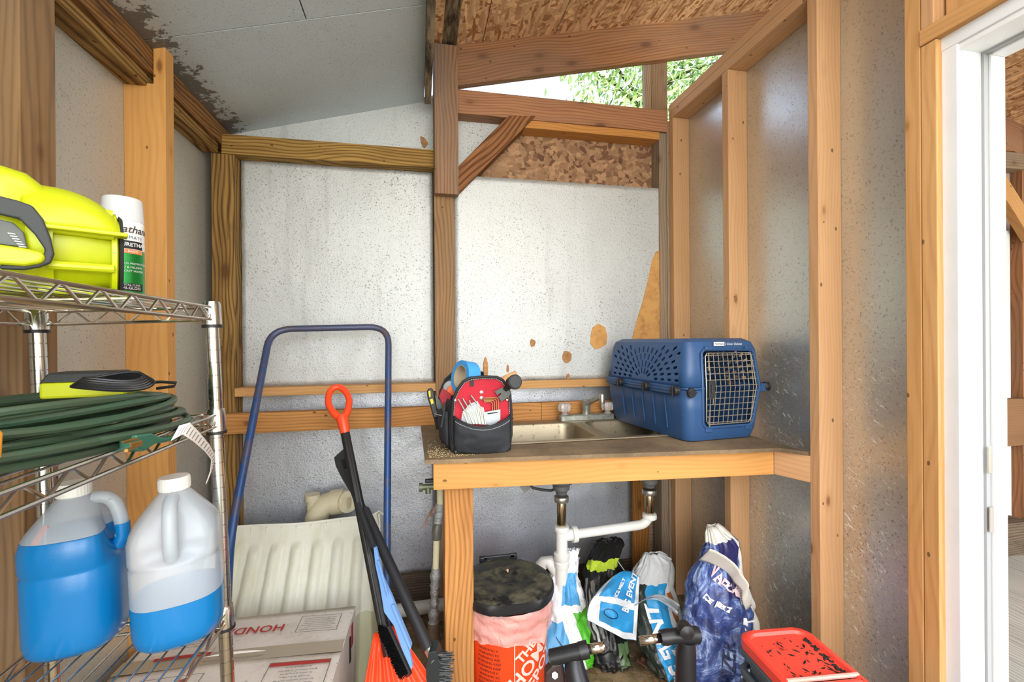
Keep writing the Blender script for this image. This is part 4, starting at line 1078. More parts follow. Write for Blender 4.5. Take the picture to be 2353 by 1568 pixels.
ic = thing('ice_scraper', 'blue-handled ice scraper with black brush leaning between shovel and broom', 'ice scraper', (0, 0, 0))
BLS = plain('periwinkle_plastic', '6f9ad6', .35)
dsc = 1.42
sp0, sp1 = KD(860, 1255, 1.46), KD(945, 1545, 1.205)
sn = (sp1-sp0).cross(CR).normalized()
def KS(x, y, off=0): return KP(x, y, sp0-CF*off, sn)
def poly2(name, pts, off, mat, th): return mk(name, MB().prism([KS(x, y, off) for x, y in pts], CF*th), mat, ic, bevel=.002)
poly2('blade_frame', [(857, 1252), (865, 1262), (880, 1330), (900, 1372), (930, 1450), (948, 1535), (940, 1545), (925, 1500), (905, 1440), (882, 1408), (872, 1345), (862, 1300)], 0, BLS, .014)
poly2('rib', [(898, 1392), (904, 1390), (945, 1490), (941, 1496)], .008, BLS, .02)
poly2('rib', [(866, 1290), (870, 1289), (893, 1370), (889, 1372)], .008, BLS, .01)
mk('thin_handle', MB().tube([KD(812, 1130, 1.6), KD(858, 1256, 1.45)], .010, 12), plain('foam_black', '202226'), ic, smooth=True)
mb = MB(); rnd = random.Random(6)
for k in range(1500):
    t = rnd.random(); c = KS(890+48*t, 1444+104*t, .02-rnd.random()*.03)
    L = .02+.008*rnd.random(); d = (CR*rnd.uniform(-1, -.2)+CU*rnd.uniform(-.35, .35)*1.0-CF*rnd.uniform(0, .3)).normalized()*L
    mb.tube([c, c+d], .0009, 3, caps=False)
o = mk('bristles', mb, plain('bristle_black', '08090a', .95, spec=.1), ic); o['kind'] = 'stuff'
mk('brush_back', MB().tube([KS(892, 1444, .0), KS(940, 1552, .0)], .010, 8), BLACKP, ic, smooth=True)

# ---------------------------------------------------------------- wire shelving unit
YP = 1.033
pa, pb2 = KY(487, 740, YP), KY(520, 1500, YP)
lean = math.atan2(pb2.x-pa.x, pa.z-pb2.z)                 # the unit leans towards the left wall
basex = pb2.x+math.tan(lean)*pb2.z
MS = Matrix.Translation((basex, YP, 0)) @ Matrix.Rotation(-lean, 4, 'Y')
shelf = thing('wire_shelving_unit', 'chrome wire shelving unit against the left wall holding jugs and cords', 'shelf', M=MS)
MSI = MS.inverted()
SW = (MSI @ KY(92, 900, YP)).x; SL = -.74                 # far-left post, length towards the camera
pz_ = lambda px, py: (MSI @ KY(px, py, YP)).z
topz = pz_(488, 703)
prof = [(.0, 0), (.0125, 0)]; z = .02
while z < topz-.02: prof += [(.0125, z), (.0112, z+.0006), (.0112, z+.0016), (.0125, z+.0022)]; z += .0254
prof += [(.0125, topz-.003), (.010, topz), (.0, topz+.001)]
pm = MB().lathe(prof, 20, caps=False)
p0 = None
for x, y in ((0, 0), (SW, 0), (0, SL), (SW, SL)):
    M_ = Matrix.Translation((x, y, 0))
    if p0 is None: p0 = mk('post', pm, CHROME, shelf, M_, smooth=True, angle=50)
    else: dup(p0, shelf, M_)
def shelfpart(zt, zb, label=None):
    e = bpy.data.objects.new('shelf_rack', None); link(e, shelf, Matrix.Translation((0, 0, zt)))
    h = zb-zt; o_ = .018
    X0, X1, Y0, Y1 = SW-.0, 0.0, SL, 0.0
    rim = MB()
    c = [V((X1+.004, Y1+.004, 0)), V((X0-.004, Y1+.004, 0)), V((X0-.004, Y0-.004, 0)), V((X1+.004, Y0-.004, 0))]
    for a, b in zip(c, c[1:]+c[:1]):
        rim.tube([a, b], .0032, 8); rim.tube([a+V((0, 0, h)), b+V((0, 0, h))], .0032, 8)
    mk('rim', rim, CHROME_W, e, smooth=True)
    zg = MB()
    for a, b in zip(c, c[1:]+c[:1]):
        L = (b-a).length; n = max(6, int(L/.034)); n += n % 2; pts = []
        for k in range(n+1):
            t = k/n; p = a.lerp(b, t); zz = -.002 if k % 2 == 0 else h+.002
            d = (b-a).normalized()*.004
            pts += [p-d+V((0, 0, zz)), p+d+V((0, 0, zz))]
        zg.tube(pts[1:-1], .0021, 6)
    mk('truss_wire', zg, CHROME_W, e, smooth=True)
    n = 12; w0 = None
    for k in range(1, n):
        x = X0+(X1-X0)*k/n; M_ = Matrix.Translation((x, 0, .001))
        if w0 is None: w0 = mk('wire', MB().tube([(0, Y0, 0), (0, Y1, 0)], .0017, 6), CHROME_W, e, M_, smooth=True)
        else: dup(w0, e, M_)
    for y in (Y0*.34, Y0*.67): mk('support_wire', MB().tube([(X0, y, -.004), (X1, y, -.004)], .0028, 6), CHROME_W, e, smooth=True)
    for x, y in ((0, 0), (SW, 0), (0, SL), (SW, SL)):
        mk('sleeve', MB().lathe([(.0135, h-.012), (.0175, h-.010), (.0165, .006), (.0150, .012), (.0135, .012)], 20, Matrix.Translation((x, y, 0))), CHROME, e, smooth=True)
        mk('sleeve_ring', MB().lathe([(.0135, h-.016), (.0185, h-.016), (.0185, h-.010), (.0135, h-.010)], 20, Matrix.Translation((x, y, 0))), BLACKP, e, smooth=True)
    return e
s1, s2, s3 = pz_(505, 707), pz_(510, 952), pz_(522, 1404)
shelfpart(s1, pz_(505, 735)); shelfpart(s2, pz_(510, 978)); shelfpart(s3, pz_(522, 1426))
shelfpart(.15, .12)
on = lambda x, y, z: MS @ V((x, y, z))                    # a spot on the unit in world space
S = lambda z: MS.translation.z+z

# ---------------------------------------------------------------- jugs of washer fluid
BLU = NT('blue_fluid'); BLU.set(Base_Color=lin('0a74b6'), Roughness=.25); BLU.p.inputs['Subsurface Weight'].default_value = .0
BLU.bump(BLU.noise(BLU.coord(), 300, 2), .12, .001); BLU = BLU.m
s = NT('milky_plastic'); s.p.inputs['Base Color'].default_value = lin('c6d0d8'); s.p.inputs['Roughness'].default_value = .28
s.p.inputs['Alpha'].default_value = .55; s.bump(s.noise(s.coord(), 120, 3), .15, .001); MILK = s.m
def jug(label, x, y, level, yaw, tilt, mirror=1, stain=False):
    base = V((x, y, 0)); zsh = (MS @ (MSI @ V((x, y, 1)))).z
    # shelf height under the jug
    lx = (MSI @ V((x, y, H-.55))).x; zz = (MS @ V((lx, 0, s3))).z+.003
    M = Matrix.Translation((x, y, zz+.004)) @ Matrix.Rotation(tilt, 4, 'Y') @ Matrix.Rotation(yaw, 4, 'Z') @ Matrix.Scale(.92, 4)
    j = thing('fluid_jug', label, 'jug', M=M, group='jugs of blue washer fluid')
    R_ = .077
    prof = [(.055, 0), (.064, .002), (.073, .012), (.0765, .028), (R_, .05), (R_, .155), (.0755, .159), (.0755, .164), (R_+.001, .169), (R_+.001, .205), (.074, .222), (.066, .238), (.055, .254), (.043, .270), (.033, .283), (.027, .290), (.0255, .292), (.0255, .302)]
    def at(z):
        for a, b in zip(prof, prof[1:]):
            if z <= b[1]: t = (z-a[1])/max(1e-6, b[1]-a[1]); return a[0]+(b[0]-a[0])*t
        return prof[-1][0]
    def ring(z, k=1.0, n=64):
        r = at(z)*k; out = []
        dent = max(0, min(1, (z-.165)/.02))*max(0, min(1, (.275-z)/.03))
        for i in range(n):
            a = 2*PI*i/n; q = 1/((abs(math.cos(a))**2.7+abs(math.sin(a))**2.7)**(1/2.7))
            rr = r*(q if z < .24 else 1+(q-1)*max(0, (.28-z)/.04))
            # recess behind the handle, on the -Y side
            da = abs((a-1.5*PI+PI) % (2*PI)-PI); rr *= 1-.34*dent*max(0, 1-da/.75)**.7 if da < .75 else 1
            out.append(V((rr*math.cos(a), rr*math.sin(a), z)))
        return out
    zs = sorted({p[1] for p in prof if p[1] < level} | {level, .02, .08, .1, .12} if level > .12 else {p[1] for p in prof if p[1] < level} | {level})
    zs = [z for z in zs if z <= level]
    mk('fluid', MB().loft([ring(z) for z in zs]), BLU, j, smooth=True, angle=50)
    zs2 = sorted({level+.0005} | {p[1] for p in prof if p[1] > level} | {z for z in (.175, .18, .19, .20, .21, .23, .26) if z > level})
    mk('body', MB().loft([ring(z) for z in zs2], True, False), MILK, j, smooth=True, angle=50)
    # handle
    hp = [V((0, -.030, .283)), V((0, -.050, .284)), V((0, -.066, .268)), V((0, -.074, .235)), V((0, -.076, .200)), V((0, -.066, .178))]
    pts = rounded(hp, .012, 3)
    mk('handle', MB().tube(pts, [.0125]*len(pts), 14, flat=1.0), MILK, j, smooth=True)
    if level > .2: mk('handle_fluid', MB().tube([V((0, -.0755, .225)), V((0, -.076, .2)), V((0, -.066, .178))], .0133, 14), BLU, j, smooth=True)
    cap = [[V((r*(1+.02*(k % 2)*(0 < r_i < 3))*math.cos(2*PI*k/60), r*(1+.02*(k % 2))*math.sin(2*PI*k/60), z)) for k in range(60)] for r_i, (r, z) in enumerate(((.0265, .294), (.0272, .296), (.0272, .316), (.0255, .320)))]
    mk('cap', MB().loft(cap), WHITEP, j, smooth=True, angle=20)
    if stain:
        mk('orange_sticker', MB().grid(lambda u, v: (lambda a, z: V(((at(z)*.985+.0022)*math.cos(a), (at(z)*.985+.0022)*math.sin(a), z)))(-3.75+.24*u+.08*v, .226+.028*v), 8, 4), plain('orange_label', 'e8683a', .6), j, smooth=True)
    return j
jug('plastic jug half full of blue washer fluid, beside the right-hand shelf post', -.443, .968, .088, .30, -.035)
jug('nearly full plastic jug of blue washer fluid, left of the half-empty one', -.620, .99, .225, 1.75, -.03, stain=True)

# ---------------------------------------------------------------- lime air blower on the top shelf
LIME = plain('lime_plastic', 'bcc610', .35, noise_amt=.08, nscale=8, dark='b5b800')
DG = plain('dark_grey_rubber', '2f3233', .55)
MG = plain('mid_grey_plastic', '5b605c', .5)
zs1 = (MS @ V((SW/2, -.1, s1))).z+.004
ax = V((.853, .52, 0)).normalized(); bo = V((-.513, .84, zs1+.080))
MB_ = frame(bo, ax, (0, 0, 1))                            # local x = barrel axis, local y away from the camera
bl_ = thing('air_blower', 'lime green air blower with dark rubber grip on the top wire shelf', 'power tool', M=MB_)
RX90 = Matrix.Rotation(PI/2, 4, 'Y')
barrel = MB().lathe([(.05, -.075), (.066, -.068), (.076, -.05), (.076, -.035)], 40, RX90)
mk('barrel', barrel, LIME, bl_, smooth=True)
# lower, recessed half with pillars, upper hood
mk('hood', MB().loft([[V((x, .081*math.cos(a)*(.55+.45*k), .014+.070*math.sin(a)*k)) for a in [PI*i/24 for i in range(25)]] for x, k in [(-.065+.108*t, math.sqrt(max(0, 1-(.0 if t < .25 else ((t-.25)/.76)**2.0)))) for t in [i/14 for i in range(15)]]], False, False), LIME, bl_, smooth=True, solid=.004)
mk('core', MB().lathe([(.066, -.04), (.066, -.005), (.058, .03), (.050, .034)], 40, RX90 @ Matrix.Translation((.006, 0, 0))), plain('lime_shade', 'b4bc0c', .4), bl_, smooth=True)
mk('end_flange', MB().lathe([(.058, .026), (.070, .028), (.071, .034), (.060, .037)], 40, RX90 @ Matrix.Translation((.012, 0, 0))), LIME, bl_, smooth=True)
mk('end_disc', MB().lathe([(.066, .037), (.068, .038), (.064, .042)], 40, RX90 @ Matrix.Translation((.012, 0, 0))), DG, bl_, smooth=True)
for a in (-.45, .35, 1.15, -1.2):
    a0 = -PI/2-.35+a*.9
    c_ = V((0, -math.cos(a*.9)*.0735, math.sin(a*.9)*.0735-.01))
    mk('pillar', MB().tube([V((-.04, c_.y, c_.z)), V((.03, c_.y*.96, c_.z*.96))], .0065, 10), LIME, bl_, smooth=True)
mk('hood_lip', MB().box((-.045, -.086, .010), (.046, -.060, .016)), LIME, bl_, bevel=.002)
mk('foot_lip', MB().box((-.05, -.076, -.078), (.036, -.03, -.070)), LIME, bl_, bevel=.002)
# motor body running to the left
def brr(x, k): return [V((x, p.x*k, p.y*k+.004)) for p in rrect(-.072, .072, -.078, .092, .03, 0, 6)]
mk('motor_body', MB().loft([brr(-.045, .80), brr(-.062, .95), brr(-.085, 1.0), brr(-.25, 1.0), brr(-.30, .9)]), LIME, bl_, smooth=True)
pl0 = MB_ @ V((0, -.0735, 0)); nl = MB_.to_3x3() @ V((0, 1, 0))
def bpoly(name, pts, th, mat, bev=.004, lift=0):
    return mk(name, MB().prism([KP(x, y, pl0-nl*lift, nl) for x, y in pts], -nl*th), mat, bl_, MB_.inverted(), bevel=bev, seg=3)
bpoly('grip_band', [(-60, 435), (0, 452), (40, 462), (75, 474), (100, 505), (118, 550), (126, 585), (118, 606), (92, 616), (55, 622), (0, 620), (0, 610), (60, 607), (96, 596), (104, 575), (80, 540), (45, 505), (0, 495), (-60, 488)], .006, DG, lift=.010)
bpoly('vent_panel', [(-60, 500), (0, 505), (30, 512), (55, 535), (64, 571), (0, 562), (-60, 555)], .003, MG, .002)
for k in range(6): bpoly('vent_slat', [(18+5*k, 536+6*k), (34+5*k, 538+6*k), (38+5*k, 541+6*k), (20+5*k, 539+6*k)], .005, plain('pale_grey', 'c9cbc4', .5), .0)
bpoly('lower_handle', [(-60, 556), (0, 564), (60, 573), (96, 582), (107, 590), (100, 607), (60, 614), (0, 610), (-60, 606)], .012, LIME, .005, lift=.010)

# ---------------------------------------------------------------- spray can
zc_ = (MS @ V(((MSI @ V((-.548, .99, 1.3))).x, 0, s1))).z+.003
can = thing('spray_can', 'green and white spray varnish can behind the lime blower', 'spray can', (-.552, 1.0, zc_))
rc = .0325
def ycan(name, z0, z1, mat, r=rc, prof=None): return mk(name, MB().lathe(prof or [(r, z0), (r, z1)], 40, caps=False), mat, can, smooth=True)
GRN = NT('green_foil_print'); GRN.set(Base_Color=lin('1f8a3a'), Roughness=.3, Metallic=.5); GRN = GRN.m
ycan('can_base', 0, 0, CHROME_D, prof=[(.028, 0), (.0335, .001), (.0335, .006), (rc, .009), (rc, .012)])
ycan('green_label', .012, .106, GRN); ycan('white_label', .106, .158, WHITE_T)
ycan('shoulder', 0, 0, WHITE_T, prof=[(rc, .158), (.029, .166), (.022, .170)])
s = NT('frosted_cap'); s.p.inputs['Base Color'].default_value = lin('e0e4e6'); s.p.inputs['Roughness'].default_value = .3; s.p.inputs['Alpha'].default_value = .82; FROST = s.m
mk('cap', MB().lathe([(.0325, .160), (.0315, .18), (.0300, .203), (.028, .205), (.004, .206)], 40), FROST, can, smooth=True)
ca = math.atan2(-1.0, .552)                                # towards the camera
def oncan(x, z): a = ca+x/rc; return V((rc*math.cos(a), rc*math.sin(a), z))
def patch(name, x0, x1, z0, z1, mat): return mk(name, MB().grid(lambda u, v: oncan(x0+(x1-x0)*u, z0+(z1-z0)*v)*1+V((0, 0, 0))+(oncan(x0+(x1-x0)*u, 0)/rc)*.0004, 10, 2), mat, can, smooth=True)
patch('black_band', -.012, .034, .107, .122, BLK_T); patch('orange_band', -.006, .034, .098, .106, plain('orange_band', 'e08a4a', .5)); patch('black_tab', -.002, .034, .028, .042, BLK_T)
for t_, z, sz, m_, k_ in (('Varathane', .143, .019, plain('dark_script', '4a3d30', .5), dict(shear=.3, bold=.0003)), ('ULTIMATE', .128, .0088, plain('grey_print', '5c6266', .5), dict(spacing=1.15)), ('SPAR URETHANE', .1145, .0095, WHITE_T, dict(bold=.0002)),
                         ('OIL BASED', .102, .0058, WHITE_T, {}), ('SUPERIOR UV PROTECTION', .079, .0052, WHITE_T, {}), ('MOLD & MILDEW', .072, .0056, WHITE_T, {}), ('SEALS OUT WATER', .065, .0056, WHITE_T, {}), ('CRYSTAL CLEAR', .039, .0048, WHITE_T, {}), ('SEMI-GLOSS', .033, .007, WHITE_T, {})):
    lettering(t_, oncan, sz, m_, can, dx=.010, dy=z, cut=.004, lift=.0008, **k_)
o = tag(mk('blue_cloth', MB().grid(lambda u, v: V((-.60+.05*u, .93+.03*v, (zc_+.002)+.012*math.sin(PI*u)*math.sin(PI*v))), 10, 8), plain('sky_cloth', '3f92cf', .8), None, smooth=True, solid=.003), 'scrap of bright blue cloth under the spray can on the top wire shelf', 'cloth')

# ---------------------------------------------------------------- coiled extension cord, charger, tag
zs2_ = (MS @ V((SW*.5, -.2, s2))).z+.006
cord = thing('extension_cord', 'coiled dark green extension cord heaped on the second wire shelf', 'extension cord', (-.532, .80, zs2_))
s = NT('green_rubber'); v = s.coord(); a1 = s.noise(s.coord((6, 6, 40)), 1.5, 4, .6)
s.set(Base_Color=s.mix(a1, lin('25573f'), lin('4a4a3a')), Roughness=.5); s.bump(s.noise(v, 60, 3), .2, .001); GR = s.m
rnd = random.Random(12)
for k in range(17):
    lvl = k/16; a_ = .130-.03*lvl*rnd.random()-.012*(k % 3); b_ = .25-.05*lvl*rnd.random()-.02*(k % 2); ph = rnd.random()*6; z0 = .004+.050*lvl+.004*rnd.random()
    cx_ = rnd.uniform(-.012, .012); cy_ = rnd.uniform(-.02, .02); tx = rnd.uniform(-.06, .06); rot_ = rnd.uniform(-.12, .12); pts = []
    for i in range(44):
        t = 2*PI*i/44; x = a_*(1+.05*math.sin(3*t+ph))*math.cos(t); y = b_*(1+.03*math.sin(2*t+ph))*math.sin(t)
        x, y = x*math.cos(rot_)-y*math.sin(rot_), x*math.sin(rot_)+y*math.cos(rot_)
        pts.append(V((cx_+x, cy_+y, max(.001, z0*(1-.15*math.sin(t))+.006*math.sin(2*t+ph)+tx*x*.3))))
    mk('loop', MB().tube(pts, .0055, 8, closed=True), GR, cord, smooth=True)
Mcd = WM[cord].inverted(); yk = .70
GP = plain('plug_green', '2f6a57', .45); BR = plain('brass', 'b08a4a')
PX = -.385
P_ = lambda x, y, dx=0: KX(x, y, PX+dx)
mk('tail', MB().tube([P_(395, 1008), P_(405, 1000), P_(420, 985, -.01), P_(440, 965, -.03)], .0055, 8), GR, cord, Mcd, smooth=True)
mk('plug', MB().prism([P_(x, y) for x, y in ((316, 1000), (350, 995), (372, 1004), (385, 1006), (398, 1002), (402, 1010), (385, 1017), (360, 1020), (335, 1037), (318, 1034))], (-.024, 0, 0)), GP, cord, Mcd, bevel=.003)
mk('blade_prong', MB().prism([P_(x, y) for x, y in ((283, 1015), (316, 1005), (318, 1012), (287, 1020))], (-.003, 0, 0)), BR, cord, Mcd, bevel=.0006)
mk('blade_prong', MB().prism([P_(x, y, .008) for x, y in ((300, 1019), (328, 1012), (330, 1022), (303, 1029))], (-.002, 0, 0)), BR, cord, Mcd, bevel=.0006)
mk('ground_prong', MB().tube([P_(290, 1036, .002), P_(322, 1022, 0)], .0025, 8), BR, cord, Mcd, smooth=True)
PAP = plain('tag_paper', 'e6e4df', .8)
tagc = [(402, 996), (428, 985), (452, 1005), (476, 1030), (490, 1052), (486, 1080), (474, 1112)]
def tagf(u, v):
    t = u*(len(tagc)-1); i = min(int(t), len(tagc)-2); f = t-i; x = tagc[i][0]+(tagc[i+1][0]-tagc[i][0])*f; y = tagc[i][1]+(tagc[i+1][1]-tagc[i][1])*f
    wd = 30*(1-u)+5; return KX(x+(v-.5)*wd*.55, y+(.5-v)*wd*1.0*(1-u*.5), PX+.022+.01*math.sin(u*5))
mk('paper_tag', MB().grid(tagf, 30, 6), PAP, cord, Mcd, smooth=True, solid=.0005)
for k in range(18):
    u0 = .06+k*.045
    mk('tag_print', MB().grid(lambda u, v: tagf(u0+.012*u, .15+.65*v)+V((.0007, -.0004, 0)), 1, 6), plain('faded_print', '8b8b92', .8), cord, Mcd)
# charger
chz = zs2_+.060
cp = [KZ(88, 905, chz), KZ(285, 878, chz)]
ch0 = KD(88, 917, .70); ch1 = KD(285, 897, .74)
cx_ = (ch1-ch0).normalized(); Mch = frame(ch0, V((cx_.x, cx_.y, 0)), (0, 0, 1)); Mch.translation = V((ch0.x, ch0.y, chz))
Lc = V((cx_.x, cx_.y, 0)).length*(ch1-ch0).length
chg = thing('battery_charger', 'lime and black battery charger lying on the green cord coil', 'charger', M=Mch)
mk('lower_case', MB().box((0, 0, 0), (Lc, .07, .025)), LIME, chg, bevel=.004)
mk('upper_case', MB().loft([[V(p) for p in ((0, 0, .025), (Lc, 0, .025), (Lc, .07, .025), (0, .07, .025))], [V(p) for p in ((.008, .006, .040), (Lc-.012, .006, .040), (Lc-.012, .064, .040), (.008, .064, .040))]]), DG, chg, bevel=.003)
cbm = thing('charger_cable', 'bundled thin black cable lying on the green cord by the charger', 'cable', M=Matrix.Translation(KY(265, 885, .83)))
Mcb = WM[cbm].inverted(); rnd = random.Random(2)
for k in range(6):
    c0 = KY(262, 893, .80); pts = []
    for i in range(30):
        t = 2*PI*i/30; pts.append(c0+V((.046-.003*k, .014, 0))*math.cos(t)+V((-.004, .016, .007))*math.sin(t)*(1-.08*k)+V((0, 0, .0022*k+.006+.003*math.sin(2*t))))
    mk('loop', MB().tube(pts, .0024, 8, closed=True), plain('cable_black', '17181a', .35), cbm, Mcb, smooth=True)
mk('tie', MB().tube([KY(268, 878, .80)+V((.0, .0, 0)), KY(272, 900, .80)], .003, 6), BLACKP, cbm, Mcb)
mk('tail', MB().tube([KY(x, y, .86) for x, y in ((285, 885), (330, 880), (370, 878), (405, 880), (400, 888), (360, 893))], .0024, 8), plain('cable_black', '17181a'), cbm, Mcb, smooth=True)
p = KX(2, 1018, -.42)
tag(mk('orange_knob', MB().lathe([(.010, -.02), (.016, -.014), (.017, .01), (.012, .018)], 20, Matrix.Translation(p+V((-.012, -.01, 0)))), plain('amber_plastic', 'f2a51e', .4), None, smooth=True), 'amber plastic knob at the frame edge below the green cord', 'knob')

# ---------------------------------------------------------------- tool bag
yb_ = KZ(1100, 1041, ZT).y
bag = thing('tool_bag', 'black open-top tool bag with red front panel at the left end of the bench', 'tool bag', (KY(1100, 1040, yb_).x, yb_, ZT)); MBg = WM[bag].inverted()
CLOTH = plain('black_canvas', '23262b', .8, noise_amt=.35, nscale=14, dark='3c4048', bump=.25, bscale=500)
REDC = plain('red_canvas', 'b0112a', .75, bump=.2, bscale=400); EDGE = plain('black_binding', '15161a', .6); THR = plain('grey_thread', 'c5c8c8', .8)
out_ = [(1045, 1041), (1040, 1000), (1040, 950), (1043, 918), (1052, 896), (1065, 878), (1080, 870), (1110, 867), (1142, 868), (1154, 874), (1164, 888), (1171, 905), (1174, 950), (1174, 1000), (1168, 1030), (1158, 1040)]
def bpl(name, pts, y, th, mat, bev=.0, par=bag, Mi=MBg, **k): return mk(name, MB().prism([KY(x, yy, y) for x, yy in pts], (0, th, 0)), mat, par, Mi, bevel=bev, **k)
bpl('front_panel', out_, yb_+.004, .008, REDC, .002)
pts = [KY(x, y, yb_+.003) for x, y in out_]
mk('binding', MB().tube(pts, .0062, 8, closed=True), EDGE, bag, MBg, smooth=True)
def dashes(line, y, lift=.0075, n=60, parent=bag, Mi=MBg):
    P = [KY(a, b, y)-V((0, lift, 0)) for a, b in line]; L = [0]
    for a, b in zip(P, P[1:]): L.append(L[-1]+(b-a).length)
    mb = MB(); n = int(L[-1]/.006)
    def at(d):
        for i in range(len(P)-1):
            if d <= L[i+1]: return P[i].lerp(P[i+1], (d-L[i])/max(1e-6, L[i+1]-L[i]))
        return P[-1]
    for k in range(n): mb.tube([at(k*.006), at(k*.006+.0036)], .0008, 4)
    mk('stitching', mb, THR, parent, Mi)
ins = [(1100+(x-1100)*.955, 955+(y-955)*.965) for x, y in out_]
dashes(ins+[ins[0]], yb_, .0045)
# sides, floor, back panel
back_ = [(1011, 985), (1008, 930), (1012, 900), (1024, 872), (1040, 858), (1060, 853), (1090, 853), (1112, 858), (1128, 880), (1132, 905), (1134, 985)]
ybk = yb_+.24
bpl('back_panel', back_, ybk, .008, CLOTH, .002)
mk('binding', MB().tube([KY(x, y, ybk-.002) for x, y in back_], .005, 8), EDGE, bag, MBg, smooth=True)
fl0, fr0 = KY(1042, 1040, yb_+.006), KY(1172, 1040, yb_+.006); bk0, bk1 = KY(1012, 985, ybk), KY(1134, 985, ybk)
def sidew(a, b, top_a, top_b, bulge, name):
    def fn(u, v):
        p = V(a).lerp(V(b), u); z0 = ZT+.002; zt = top_a+(top_b-top_a)*u
        return V((p.x+bulge*math.sin(PI*v)*(.5+.5*math.sin(PI*u)), p.y, z0+(zt-z0)*v))
    return mk(name, MB().grid(fn, 10, 8), CLOTH, bag, MBg, smooth=True, solid=.005)
ztl = KY(1040, 925, yb_).z
sidew(fl0, V((bk0.x, ybk, 0)), ztl, ztl, -.012, 'side_wall'); sidew(fr0, V((bk1.x, ybk, 0)), ztl-.02, ztl-.02, .012, 'side_wall')
mk('bag_floor', MB().prism([V((p[0], p[1], ZT+.001)) for p in (fl0, fr0, (bk1.x, ybk, 0), (bk0.x, ybk, 0))], (0, 0, .006)), CLOTH, bag, MBg)
def lpocket(y0, y1, dx, ztop, zbot, name):
    def fn(u, v):
        y = y0+(y1-y0)*u; t = (y-yb_)/.24; xb = fl0.x+(bk0.x-fl0.x)*t
        z = zbot+(ztop-zbot)*v; return V((xb-.012-dx*math.sin(PI*u)**.6*(.45+.75*v), y, z+.004*math.sin(u*6)))
    return mk(name, MB().grid(fn, 12, 8), CLOTH, bag, MBg, smooth=True, solid=.004)
lpocket(yb_+.03, yb_+.125, .022, ZT+.135, ZT+.02, 'side_pocket'); lpocket(yb_+.13, yb_+.225, .026, ZT+.16, ZT+.05, 'side_pocket')
for y_, z_ in ((yb_+.08, ZT+.128), (yb_+.178, ZT+.153)):
    mk('stitching', MB().tube([V((fl0.x+(bk0.x-fl0.x)*((y_+d-yb_)/.24)-.014-.032*math.sin(PI*(d+.045)/.09)**.6*1.0, y_+d, z_-.006)) for d in (-.044, -.03, -.015, 0, .015, .03, .044)], .0009, 4), THR, bag, MBg)
def rp(u, v): return V((fr0.x+.004+.014*math.sin(PI*u)*(.5+.5*v), yb_+.03+.10*u, ZT+.02+.105*v))
mk('side_pocket', MB().grid(rp, 10, 8), CLOTH, bag, MBg, smooth=True, solid=.004)
# bulging front pocket
def pk(u, v):
    xt = 1043+129*u; top = 957+22*math.sin(PI*u)**.8+(-4)*u; bot = 1041-1.5*abs(2*u-1)
    sh_ = max(0, 1-v/.22)**2*9; xt += -sh_*(2*u-1)
    y = bot+(top-bot)*v; p = KY(xt, y, yb_-.002)
    b = math.sin(PI*u)**.55; p = p+V((0, -(.004+.030*b*(.35+.65*math.sin(PI*min(1, v*.75)))+.010*b*v), 0))
    return p+V((0, .0025*noise.noise(V((u*5, v*5, 3)))*2, 0))
mk('front_pocket', MB().grid(pk, 28, 14), CLOTH, bag, MBg, smooth=True, solid=.004, angle=0)
mk('binding', MB().tube([pk(u/20, 1) for u in range(21)], .0035, 8), EDGE, bag, MBg, smooth=True)
mb = MB()
for k in range(56):
    u = .02+k*.0172; mb.tube([pk(u, .90)+V((0, -.003, 0)), pk(u+.0095, .90)+V((0, -.003, 0))], .0008, 4)
mk('stitching', mb, THR, bag, MBg)
for x, y in ((1106, 902), (1106, 915)):
    mk('rivet', MB().lathe([(.0065, 0), (.006, .002), (.003, .003), (.002, .002)], 20, Matrix.Translation(KY(x, y, yb_+.003)) @ Matrix.Rotation(PI/2, 4, 'X')), CHROME_D, bag, MBg, smooth=True)
bpl('webbing_tab', ((1080, 870), (1089, 870), (1089, 888), (1080, 888)), yb_+.002, -.002, EDGE)
for x, y in ((1046, 920), (1165, 919)): mk('rivet', MB().lathe([(.004, 0), (.003, .002)], 12, Matrix.Translation(KY(x, y, yb_-.003)) @ Matrix.Rotation(PI/2, 4, 'X')), CHROME_D, bag, MBg, smooth=True)
mk('hanging_strap', MB().tube([KY(x, y, yb_+.02)+V((-.02, 0, 0)) for x, y in ((1036, 925), (1034, 950), (1030, 970), (1028, 982))], .004, 6, flat=.4), EDGE, bag, MBg, smooth=True)
# contents
yi = yb_+.10
tp_ = thing('tape_roll', 'roll of blue painter tape standing up in the tool bag', 'tape', KY(1072, 860, yi))
cT = KY(1070, 868, yi); an = (KY(1094, 852, yi)-KY(1066, 848, yi)+V((0, -.05, 0))); an = V((-.86, -.42, .18)).normalized()
MT = Matrix.Translation(cT) @ an.to_track_quat('Z', 'Y').to_matrix().to_4x4(); MTi = WM[tp_].inverted() @ MT
TAPE = plain('painter_tape', '3f97dc', .6)
mk('tape_side', MB().lathe([(.041, -.0245), (.058, -.0245), (.058, .0245), (.041, .0245)], 48, caps=False), TAPE, tp_, MTi, smooth=True, angle=30)
mk('core', MB().lathe([(.041, .0246), (.038, .0246), (.038, -.0246), (.041, -.0246)], 48, caps=False), plain('cardboard', 'a89a80', .8), tp_, MTi, smooth=True, angle=30)
mk('wrapper', MB().lathe([(.056, -.0252), (.042, -.0252)], 48, caps=False), plain('film_label', '9aa5ae', .3), tp_, MTi)
WH = wood('handle_wood', 'b98a5a', '8a5f38', knots=0)
tl = thing('brush_handle', 'flat varnished wooden brush handle upright at the back of the tool bag', 'brush', KY(1117, 866, yb_+.2))
